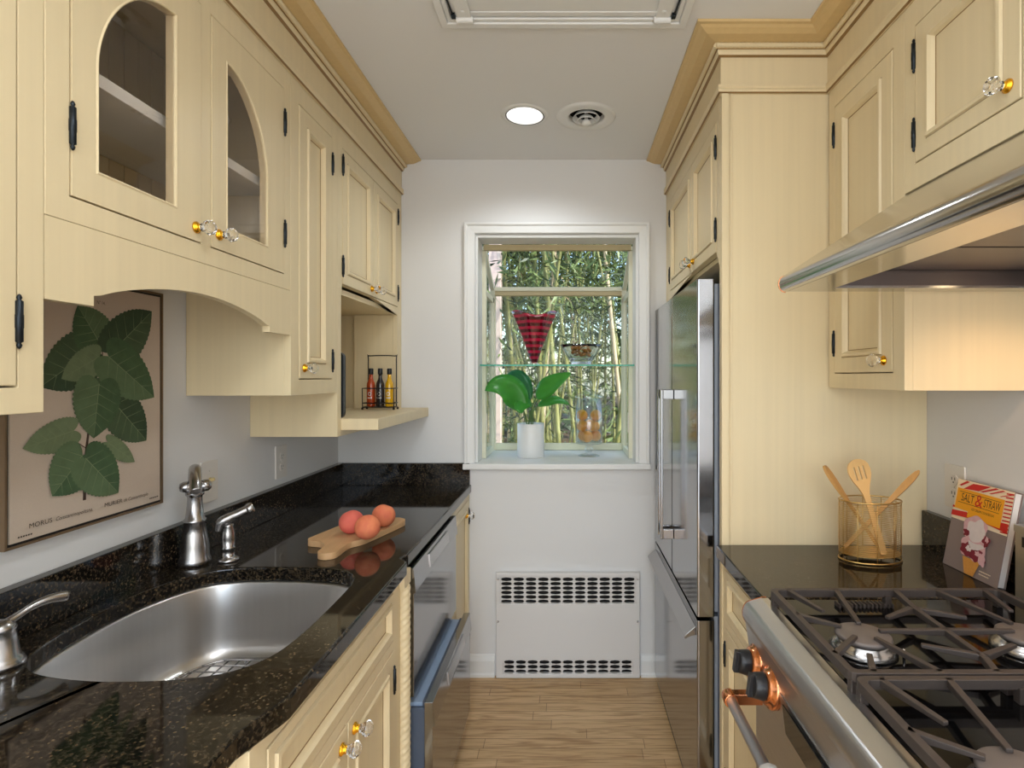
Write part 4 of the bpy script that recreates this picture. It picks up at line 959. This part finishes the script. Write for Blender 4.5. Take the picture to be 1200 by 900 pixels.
# ------------------------------------------------------------------ cutting board and peaches
bd = catmull([(-.578, 1.905), (-.560, 1.885), (-.566, 1.84), (-.610, 1.690), (-.628, 1.648), (-.645, 1.628), (-.650, 1.600), (-.650, 1.560), (-.655, 1.530), (-.678, 1.520), (-.702, 1.534), (-.706, 1.562), (-.712, 1.600), (-.735, 1.630), (-.775, 1.642), (-.788, 1.660), (-.785, 1.690), (-.735, 1.885), (-.722, 1.905), (-.70, 1.91), (-.60, 1.912)], 4)
tag(MB('wood').prism(bd, XY, CT+.0006, CT+.019, sm=True).build('cutting_board', None, (-.68, 1.7, CT), bevel=.005, seg=3), 'small wooden cutting board with a rounded handle on the black granite', 'cutting board')
PZ = CT+.0192
def peach(x, y, r, mt, lab, tilt):
    p = MB(mt); prof = []
    for i in range(25):
        a = PI*i/24; dip = 1-.10*math.exp(-(a/.25)**2)-.05*math.exp(-((PI-a)/.22)**2)
        prof.append((r*math.sin(a)*1.0, -r*math.cos(PI-a)*dip*.96))
    prof[0] = (0, prof[0][1]); prof[-1] = (0, prof[-1][1])
    axis = Vector((tilt[0], tilt[1], 1)).normalized()
    p.lathe(prof, (x, y, PZ+r*.955), axis, 36, mod=lambda th, t_: 1-.055*math.exp(-(min(th, 2*PI-th)/.16)**2)*math.sin(PI*t_))
    o = p.build('peach', None, (x, y, PZ)); zmin = min(v.co.z for v in o.data.vertices); o.location.z -= zmin
    t_ = tag(o, lab, 'peach', 'peaches on the cutting board'); return o
peach(-.678, 1.715, .0375, 'peach_red', 'red-pink peach at the left on the cutting board', (-.5, .2))
peach(-.606, 1.655, .0375, 'peach', 'red-orange peach in front of the other two on the cutting board', (.3, -.5))
peach(-.604, 1.795, .0375, 'peach', 'peach with yellow blush at the back right of the cutting board', (.35, .3))

# ------------------------------------------------------------------ window shelf and sill things
gs = thing('glass_shelf', 'clear glass shelf with green edge across the window', 'shelf', (-.05, 2.86, 1.476))
MB('shelf_glass', 'shelf_edge').box(WX0+.0135, WX1-.0135, 2.652, 2.73, 1.474, 1.482).box(WX0+.034, WX1-.034, 2.73, 3.02, 1.474, 1.482).build('pane', gs)
MB('shelf_edge').box(WX0+.0135, WX1-.0135, 2.6495, 2.6515, 1.474, 1.482).build('front_edge', gs)
GZ = 1.4823
vx, vy = (626-665)*2.82/640, 2.82
v = thing('vase', 'ruffled red glass vase flaring upward on the glass shelf', 'vase', (vx, vy, GZ))
def ruff(th, t_): return 1+.13*max(0, t_-.35)*math.cos(6*th+.5)+.03*t_*math.cos(17*th)
prof = [(.016, .012), (.022, .03), (.040, .08), (.062, .14), (.084, .20), (.104, .245), (.114, .262), (.110, .262), (.099, .242), (.080, .20), (.058, .14), (.036, .08), (.018, .034), (0, .026)]
mb = MB('ruby'); mb.lathe(prof, (vx, vy, GZ), n=72, mod=lambda th, t_: 1+(.10*max(0, min(t_, 1-t_)*2-.3)*math.cos(7*th+.6)))
for q in mb.bm.verts:
    h_ = q.co.z-GZ
    if h_ > .2: q.co.z += (h_-.2)*.22*math.cos(3*math.atan2(q.co.y-vy, q.co.x-vx)+1.2)
mb.build('body', v)
MB('cut_glass').lathe([(0, 0), (.030, 0), (.031, .004), (.020, .009), (.015, .0125), (0, .0125)], (vx, vy, GZ), n=32).build('foot', v)
bx_, by_ = (681-665)*2.82/640, 2.82
b = thing('bowl', 'scalloped cut-glass bowl on the glass shelf beside the red vase', 'bowl', (bx_, by_, GZ))
MB('cut_glass').lathe([(0, .0), (.048, 0), (.052, .004), (.050, .014), (.060, .024), (.082, .055), (.098, .088), (.106, .104), (.101, .104), (.092, .086), (.076, .056), (.052, .028), (0, .022)], (bx_, by_, GZ), n=64, mod=lambda th, t_: 1+.045*abs(math.cos(8*th))*(.3+.7*math.sin(PI*t_))-.02).build('glass', b)
pp_ = MB('amber')
for i in range(46):
    a = random.random()*2*PI; rr = .050*math.sqrt(random.random()); zz = .040+random.random()*.052; sc = .009+.006*random.random()
    ax = Vector((random.gauss(0, 1), random.gauss(0, 1), random.gauss(0, 1)))
    pp_.lathe([(0, -sc), (sc*.7, -sc*.4), (sc*.8, .1*sc), (sc*.3, sc*.7), (0, sc)], (bx_+rr*math.cos(a), by_+rr*math.sin(a), GZ+zz), ax, 7)
o = pp_.build('potpourri', None, (bx_, by_, GZ+.03)); o['kind'] = 'stuff'; tag(o, 'amber brown potpourri pieces heaped in the cut-glass bowl', 'potpourri')
SLZ = 1.0122
# potted plant
px0, py0 = (622-665)*2.80/640, 2.80
pl = thing('potted_plant', 'green broad-leaved plant in a plain white cylindrical pot on the sill', 'plant', (px0, py0, SLZ))
MB('pot').lathe([(0, 0), (.066, 0), (.069, .003), (.069, .170), (.067, .172), (.062, .170), (.062, .150), (0, .150)], (px0, py0, SLZ), n=48).build('pot', pl)
MB('soil').lathe([(0, .158), (.03, .157), (.0615, .151)], (px0, py0, SLZ), n=24).build('soil', pl)
def P3(x, y, Y): return Vector(((x-665)*Y/640, Y, EYE-(y-442)*Y/640))
def big_leaf(b, mid, tip, w_, mt, up=(0, -1, .6), fold=.25):
    b, mid, tip = Vector(b), Vector(mid), Vector(tip); mb = MB(mt); n = 18; rows = []
    for i in range(n+1):
        t_ = i/n; c = b*(1-t_)**2+mid*2*t_*(1-t_)+tip*t_*t_; d = ((mid-b)*(1-t_)+(tip-mid)*t_).normalized()
        s_ = d.cross(Vector(up)).normalized(); nn = s_.cross(d).normalized()
        ww = w_*(math.sin(PI*min(1, t_**.78))**.75)*(1-.12*t_)+.0015
        rows.append([mb.bm.verts.new(c+s_*ww*k+nn*(abs(k)*ww*fold+.004*math.sin(9*t_+k*2)*abs(k))) for k in (-1, -.55, 0, .55, 1)])
    for A, B in zip(rows, rows[1:]):
        for k in range(4): mb.face([A[k], A[k+1], B[k+1], B[k]], 0, True)
    o = mb.build('leaf', pl, normals=False); s = o.modifiers.new('thick', 'SOLIDIFY'); s.thickness = .0012
crown0 = Vector((px0, py0, SLZ+.155))
for (b, m_, tp, w_, mt) in (((613, 482, 2.74), (596, 440, 2.70), (568, 458, 2.68), .075, 'plant'),
                            ((618, 474, 2.82), (606, 436, 2.86), (592, 442, 2.90), .066, 'plant_blue'),
                            ((628, 466, 2.72), (646, 450, 2.68), (669, 437, 2.66), .052, 'plant'),
                            ((622, 470, 2.76), (606, 476, 2.70), (612, 484, 2.66), .042, 'plant'),
                            ((630, 476, 2.80), (650, 464, 2.80), (667, 474, 2.78), .026, 'plant'),
                            ((634, 462, 2.84), (641, 446, 2.88), (650, 452, 2.90), .034, 'plant_blue')):
    B_ = P3(*b); big_leaf(B_, P3(*m_), P3(*tp), w_, mt)
    j = Vector((random.uniform(-.018, .018), random.uniform(-.015, .015), 0)); mid = (crown0+B_)/2+Vector((0, 0, .02))+j*.5
    MB('stem').tube(catmull([tuple(crown0+j), tuple(mid), tuple(B_+Vector((0, 0, .001)))], 6, False), .0032, 8).build('stem', pl)
# apothecary jar
jx, jy = (690-665)*2.83/640, 2.83
j = thing('glass_jar', 'footed clear glass jar with lid holding orange fruit on the sill', 'jar', (jx, jy, SLZ))
MB('jar_glass').lathe([(0, 0), (.055, 0), (.057, .003), (.040, .009), (.016, .014), (.013, .022), (.021, .030), (.023, .038), (.015, .046), (.016, .054), (.040, .062), (.066, .066), (.0705, .070), (.0715, .30), (.069, .30), (.068, .074), (0, .070)], (jx, jy, SLZ), n=48).build('body', j)
MB('jar_glass').lathe([(.074, .3005), (.0745, .306), (.072, .311), (.060, .322), (.040, .332), (.016, .340), (.010, .346), (.016, .356), (.021, .368), (.016, .382), (.006, .392), (0, .394)], (jx, jy, SLZ), n=40).build('lid', j)
cnt = 0
for lay_ in range(3):
    for q in range(3 if lay_ < 2 else 2):
        a = q*2*PI/3+(.3, 1.35, .15)[lay_] if lay_ < 2 else (.2+q*2.5); R = .0375
        x, y, z = jx+R*math.cos(a), jy+R*math.sin(a), SLZ+.0745+.029+lay_*.0535
        f = MB('lemon').lathe([(0, -.029), (.010, -.0275), (.020, -.021), (.027, -.010), (.029, 0), (.027, .010), (.020, .021), (.010, .0275), (0, .0285)], (x, y, z), (random.uniform(-.5, .5), random.uniform(-.5, .5), 1), 20)
        tag(f.build('orange_fruit', None, (x, y, z)), 'small round orange fruit inside the footed glass jar', 'fruit', 'orange fruits in the glass jar')

# ------------------------------------------------------------------ utensil holder and utensils
ux, uy = .847, 1.53; rx, ry = .083, .056; UZ = CT+.0006
u = thing('utensil_holder', 'oval gold wire utensil holder on the granite beside the range', 'utensil holder', (ux, uy, UZ))
def oval(z, k=1, n=48): return [(ux+rx*k*math.cos(2*PI*i/n), uy+ry*k*math.sin(2*PI*i/n), UZ+z) for i in range(n+1)]
w_ = MB('brass')
for i in range(27): w_.tube(oval(.020+i*.0053), .0008, 6, caps=False)
for i in range(10):
    a = 2*PI*i/10+.2; w_.tube([(ux+(rx-.0015)*math.cos(a), uy+(ry-.0015)*math.sin(a), UZ+.003), (ux+(rx-.0015)*math.cos(a), uy+(ry-.0015)*math.sin(a), UZ+.166)], .0014, 6)
w_.build('wire_wall', u)
MB('brass').tube(oval(.003), .0026, 8, caps=False).build('foot_ring', u); MB('brass').tube(oval(.166), .0022, 8, caps=False).build('rim', u)
MB('brass').prism([p[:2] for p in oval(0, .985)[:-1]], XY, UZ+.0185, UZ+.0205).build('base_plate', u)
def flatstick(path, ws, th, nrm, holes=None):
    """flat wooden utensil: ribbon of varying half width with thickness"""
    mb = MB('wood_light' if holes is not None else 'wood_dark'); P = [Vector(p) for p in path]; nrm = Vector(nrm).normalized(); F, Bk = [], []
    d = (P[-1]-P[0]).normalized(); s_ = d.cross(nrm).normalized(); nn = s_.cross(d).normalized()
    out = [(i, 1) for i in range(len(P))]; lo = [(( (p-P[0]).dot(d)), w_) for p, w_ in zip(P, ws)]
    poly = [(a, w_) for a, w_ in lo]+[(a, -w_) for a, w_ in reversed(lo) if w_ > 1e-5]
    poly = [q for i, q in enumerate(poly) if i == 0 or (Vector(q)-Vector(poly[i-1])).length > 1e-5]
    mb.prism(poly, lambda a, b, c: P[0]+d*a+s_*b+nn*c, -th, th, holes=holes or ())
    return mb
def lin(a, b, ts): a, b = Vector(a), Vector(b); return [a+(b-a)*t_ for t_ in ts]
a, b = (.868, 1.498, UZ+.024), (.815, 1.545, 1.188)
Lh = (Vector(b)-Vector(a)).length
ts = [0, .01, .2, .45, .62, .70, .76, .82, .88, .93, .965, .99, 1]; ws = [.008, .0095, .0085, .0075, .009, .016, .024, .030, .032, .030, .024, .013, .004]
hl = [[(Lh*.78, c-.0022), (Lh*.92, c-.0022), (Lh*.92, c+.0022), (Lh*.78, c+.0022)] for c in (-.013, 0, .013)]
tag(flatstick(lin(a, b, ts), ws, .0028, (0, -1, .15), hl).build('slotted_turner', None, a, bevel=.0012), 'wooden slotted turner standing upright in the gold wire holder', 'utensil')
a, b = (.872, 1.512, UZ+.024), (.716, 1.525, 1.172)
ts = [0, .02, .3, .55, .64, .72, .80, .88, .95, .985, 1]; ws = [.005, .006, .006, .0065, .010, .015, .018, .018, .015, .009, .003]
tag(flatstick(lin(a, b, ts), ws, .0035, (.75, -.6, .35)).build('wooden_spatula', None, a, bevel=.0016), 'wooden spatula leaning to the left in the gold wire holder', 'utensil')
a, b = (.790, 1.555, UZ+.026), (.986, 1.53, 1.158)
ts = [0, .02, .3, .6, .70, .8, .9, .97, 1]; ws = [.0045, .0055, .0055, .006, .0075, .009, .0088, .006, .002]
tag(flatstick(lin(a, b, ts), ws, .0045, (-.5, -.8, .5)).build('wooden_spoon', None, a, bevel=.002), 'wooden spoon leaning to the right in the gold wire holder', 'utensil')

# ------------------------------------------------------------------ cookbook
o0 = Vector((1.030, 1.499, CT+.001)); eu = Vector((.01, -1, 0)).normalized(); ev = Vector((.172, -.02, .985)).normalized(); ew = eu.cross(ev).normalized()
if ew.x > 0: ew = -ew                                 # outward, towards the aisle
BW, BH, BT = .187, .236, .021
bp = lambda u_, v_, w_=0: o0+eu*u_+ev*v_+ew*w_
bk = thing('cookbook', 'ice cream cookbook with orange title panel leaning against the right wall', 'book', o0)
pg = MB('page'); pg.obox(bp(BW/2-.001, BH/2, -BT/2), eu*(BW/2-.003), ev*(BH/2-.003), ew*(BT/2-.0017)); pg.build('pages', bk)
cv = MB('book_grey', 'book_orange', 'book_red', 'book_cream', 'book_black', 'ice', 'berry', 'cone', 'pinkice')
cv.obox(bp(BW/2, BH/2, -.0008), eu*BW/2, ev*BH/2, ew*.0008); cv.obox(bp(BW/2, BH/2, -BT+.0008), eu*BW/2, ev*BH/2, ew*.0008); cv.obox(bp(.0008, BH/2, -BT/2), eu*.0008, ev*BH/2, ew*BT/2)
bl = [0]
def bf(u_, v_): return bp(u_*BW, v_*BH, .0002+bl[0]*.00010)
def rect(u0, v0, u1, v1, mi): bl[0] += 1; cv.flat([(u0, v0), (u1, v0), (u1, v1), (u0, v1)], bf, mi)
def pl_(pts, mi): bl[0] += 1; cv.flat(pts, bf, mi)
rect(0, .545, 1, 1, 3)
for k in range(11): v0 = .56+k*.04; pl_([(.88, v0), (1, v0+.006), (1, v0+.022), (.88, v0+.014)], 2)
pl_([(.14, .90), (.30, .98), (.62, .995), (.42, .915)], 2); pl_([(.44, .915), (.50, .915), (.75, .99), (.70, .995)], 2); pl_([(.60, .92), (.64, .92), (.86, .985), (.82, .99)], 2)
pl_([(.78, .92), (.81, .92), (.98, .965), (.98, .975)], 2); pl_([(.05, .93), (.09, .925), (.24, .99), (.18, .995)], 2)
pl_([(0, .575), (.42, .60), (.28, .655), (0, .635)], 2); pl_([(.0, .665), (.30, .67), (.20, .69), (0, .69)], 2); pl_([(.60, .60), (1, .575), (1, .67), (.70, .655)], 2)
rect(.04, .665, .88, .90, 1)
pl_([(.30, .60), (.88, .60), (.88, .67), (.30, .67)], 1)
bl[0] += 1
cv.text('SALT', lambda a_, b_: bf(.135+a_, .765+b_), .125, 4, .235); cv.text('STRAW', lambda a_, b_: bf(.55+a_, .765+b_), .125, 4, .285)
bl[0] += 1; cv.text('&', lambda a_, b_: bf(.395+a_, .748+b_), .19, 2, .13)
for v_ in (.862, .742): rect(.09, v_, .83, v_+.005, 4)
bl[0] += 1; cv.text('ICE CREAM COOKBOOK', lambda a_, b_: bf(.36+a_, .69+b_), .036, 4, .40)
def blob(cx, cy, r1, r2, mi, seed, rough=.08):
    rd = random.Random(seed); ph = [rd.uniform(0, 6.3) for _ in range(5)]; bl[0] += 1
    cv.flat([(cx+r1*(1+rough*sum(math.sin((k+2)*t_+ph[k]) for k in range(5))/2)*math.cos(t_), cy+r2*(1+rough*sum(math.sin((k+2)*t_+ph[k]) for k in range(5))/2)*math.sin(t_)) for t_ in [2*PI*i/40 for i in range(40)]], bf, mi)
pl_([(.36, .18), (.68, .18), (.60, -.0+.005), (.44, .005)], 7)
for k in range(5): bl[0] += 0; pl_([(.375+k*.06, .175), (.382+k*.06, .175), (.45+k*.034, .01), (.444+k*.034, .01)], 6 if 0 else 7)
blob(.52, .30, .22, .13, 8, 1, .12); blob(.42, .27, .12, .07, 6, 2, .2); blob(.60, .24, .13, .075, 6, 3, .2); blob(.55, .34, .12, .055, 5, 4, .15); blob(.70, .22, .06, .07, 8, 12, .15)
blob(.50, .50, .22, .145, 8, 5, .07); blob(.52, .49, .17, .115, 5, 6, .12); blob(.36, .44, .05, .04, 6, 7, .2); blob(.72, .42, .055, .06, 6, 8, .2); blob(.45, .28, .05, .03, 5, 9, .2); blob(.62, .26, .05, .025, 8, 10, .2); blob(.73, .44, .028, .03, 8, 11, .2)
bl[0] += 1
for v_, u1_ in ((.095, .90), (.063, .86)):                # two short lines of illegible small print
    for k in range(9):
        u_ = .70+k*.022
        if u_ < u1_: cv.flat([(u_, v_), (u_+.016, v_), (u_+.016, v_+.010), (u_, v_+.010)], bf, 3)
cv.build('cover', bk)

# ------------------------------------------------------------------ outside the window
gm = MB('earth'); N = 18
V = [[gm.bm.verts.new((-9+i, 2.75+jj*.8, -.35+.10*max(0, jj-2)+random.uniform(-.06, .06))) for i in range(N+1)] for jj in range(16)]
for A_, B_ in zip(V, V[1:]):
    for k in range(N): gm.face([A_[k], A_[k+1], B_[k+1], B_[k]])
structure(gm.build('ground', origin=(0, 8, -.3)))
MB('post').box(-.585, -.495, 4.05, 4.14, -.4, 3.6).box(-.595, -.485, 4.04, 4.15, -.4, -.1).build('post_tmp', bevel=.004)
o = bpy.data.objects['post_tmp']; o.name = 'porch_post'; tag(o, 'pale pinkish post standing outside at the left of the window', 'post')
random.seed(11)
def leafq(mb, c, d, L, w_, mi):
    d = Vector(d).normalized(); s_ = d.cross(Vector((random.gauss(0, 1), random.gauss(0, 1), random.gauss(0, 1)))).normalized(); c = Vector(c)
    mb.poly([c, c+d*L*.35+s_*w_, c+d*L, c+d*L*.35-s_*w_], mi)
def culm_mesh(k, dry, H=6.0):
    c = MB('cane_dry' if dry else 'cane'); pts = []; rs = []; lean = random.uniform(.1, .9); z = 0
    n = 22
    for i in range(n):
        z = H*i/n; r = (.016+.003*(k % 3))*(1-.5*i/n)
        for dz, q in ((0, 1.0), (.012, 1.22), (.024, 1.0)):
            x = lean*(z/H)**2; pts.append((x, .08*math.sin(z*.7+k), z+dz)); rs.append(r*q)
    c.tube(pts, .018, 7, rs=rs)
    bmesh.ops.recalc_face_normals(c.bm, faces=c.bm.faces)
    me = bpy.data.meshes.new('cane'); c.bm.to_mesh(me); c.bm.free(); me.materials.append(M['cane_dry' if dry else 'cane'])
    f = MB('bleaf', 'bleaf_b') if not dry else MB('dry_leaf', 'bleaf')
    for i in range(24 if dry else 150):
        z = random.uniform(2.2, 5.8) if random.random() < .88 else random.uniform(1.0, 2.4)
        a = random.uniform(0, 2*PI); R = random.uniform(.05, .75); ctr = Vector((lean*(z/H)**2+R*math.cos(a), R*math.sin(a), z+.25*R))
        for q in range(5 if dry else 6):
            leafq(f, ctr+Vector((random.gauss(0, .05), random.gauss(0, .05), random.gauss(0, .05))), (math.cos(a)+random.gauss(0, .7), math.sin(a)+random.gauss(0, .7), -.7+random.gauss(0, .5)), random.uniform(.07, .14), random.uniform(.006, .010), 0 if random.random() < .6 else 1)
    mf = bpy.data.meshes.new('foliage'); f.bm.to_mesh(mf); f.bm.free()
    for m in f.mats: mf.materials.append(M[m])
    return me, mf
variants = [culm_mesh(k, k >= 5) for k in range(7)]
for i in range(110):
    Y = random.uniform(3.9, 8.8); X = random.uniform(-.27, .22)*Y
    k = random.choice((0, 1, 2, 3, 4, 0, 1, 2, 5, 6)); dry = k >= 5
    r = bpy.data.objects.new('bamboo', None); COL.objects.link(r); r.location = (X, Y, -.36+.125*max(0, Y-4.4))
    r.rotation_euler = (random.gauss(0, .06), random.gauss(.05, .09), random.uniform(0, 2*PI)); WL[r.name] = tuple(r.location)
    tag(r, 'dry tan bamboo cane in the thicket outside the window' if dry else 'green bamboo cane in the thicket outside the window', 'bamboo', 'dry bamboo canes outside' if dry else 'green bamboo canes outside')
    for nm, me in (('cane', variants[k][0]), ('foliage', variants[k][1])):
        o = bpy.data.objects.new(nm, me); COL.objects.link(o); o.parent = r
# dense greenery closing the view behind the canes
f = MB('bleaf', 'bleaf_b')
for i in range(11000):
    X = random.uniform(-6.5, 6.5); Y = random.uniform(9.4, 11.2); z = random.uniform(-.2, 6.5)
    leafq(f, (X, Y, z), (random.gauss(0, 1), random.gauss(0, 1), -.6+random.gauss(0, .5)), random.uniform(.22, .45), random.uniform(.03, .06), 0 if random.random() < .4 else 1)
o = f.build('hedge_foliage', None, (0, 10, 0), normals=False); o['kind'] = 'stuff'; tag(o, 'dense dark green foliage filling the background beyond the bamboo', 'foliage')
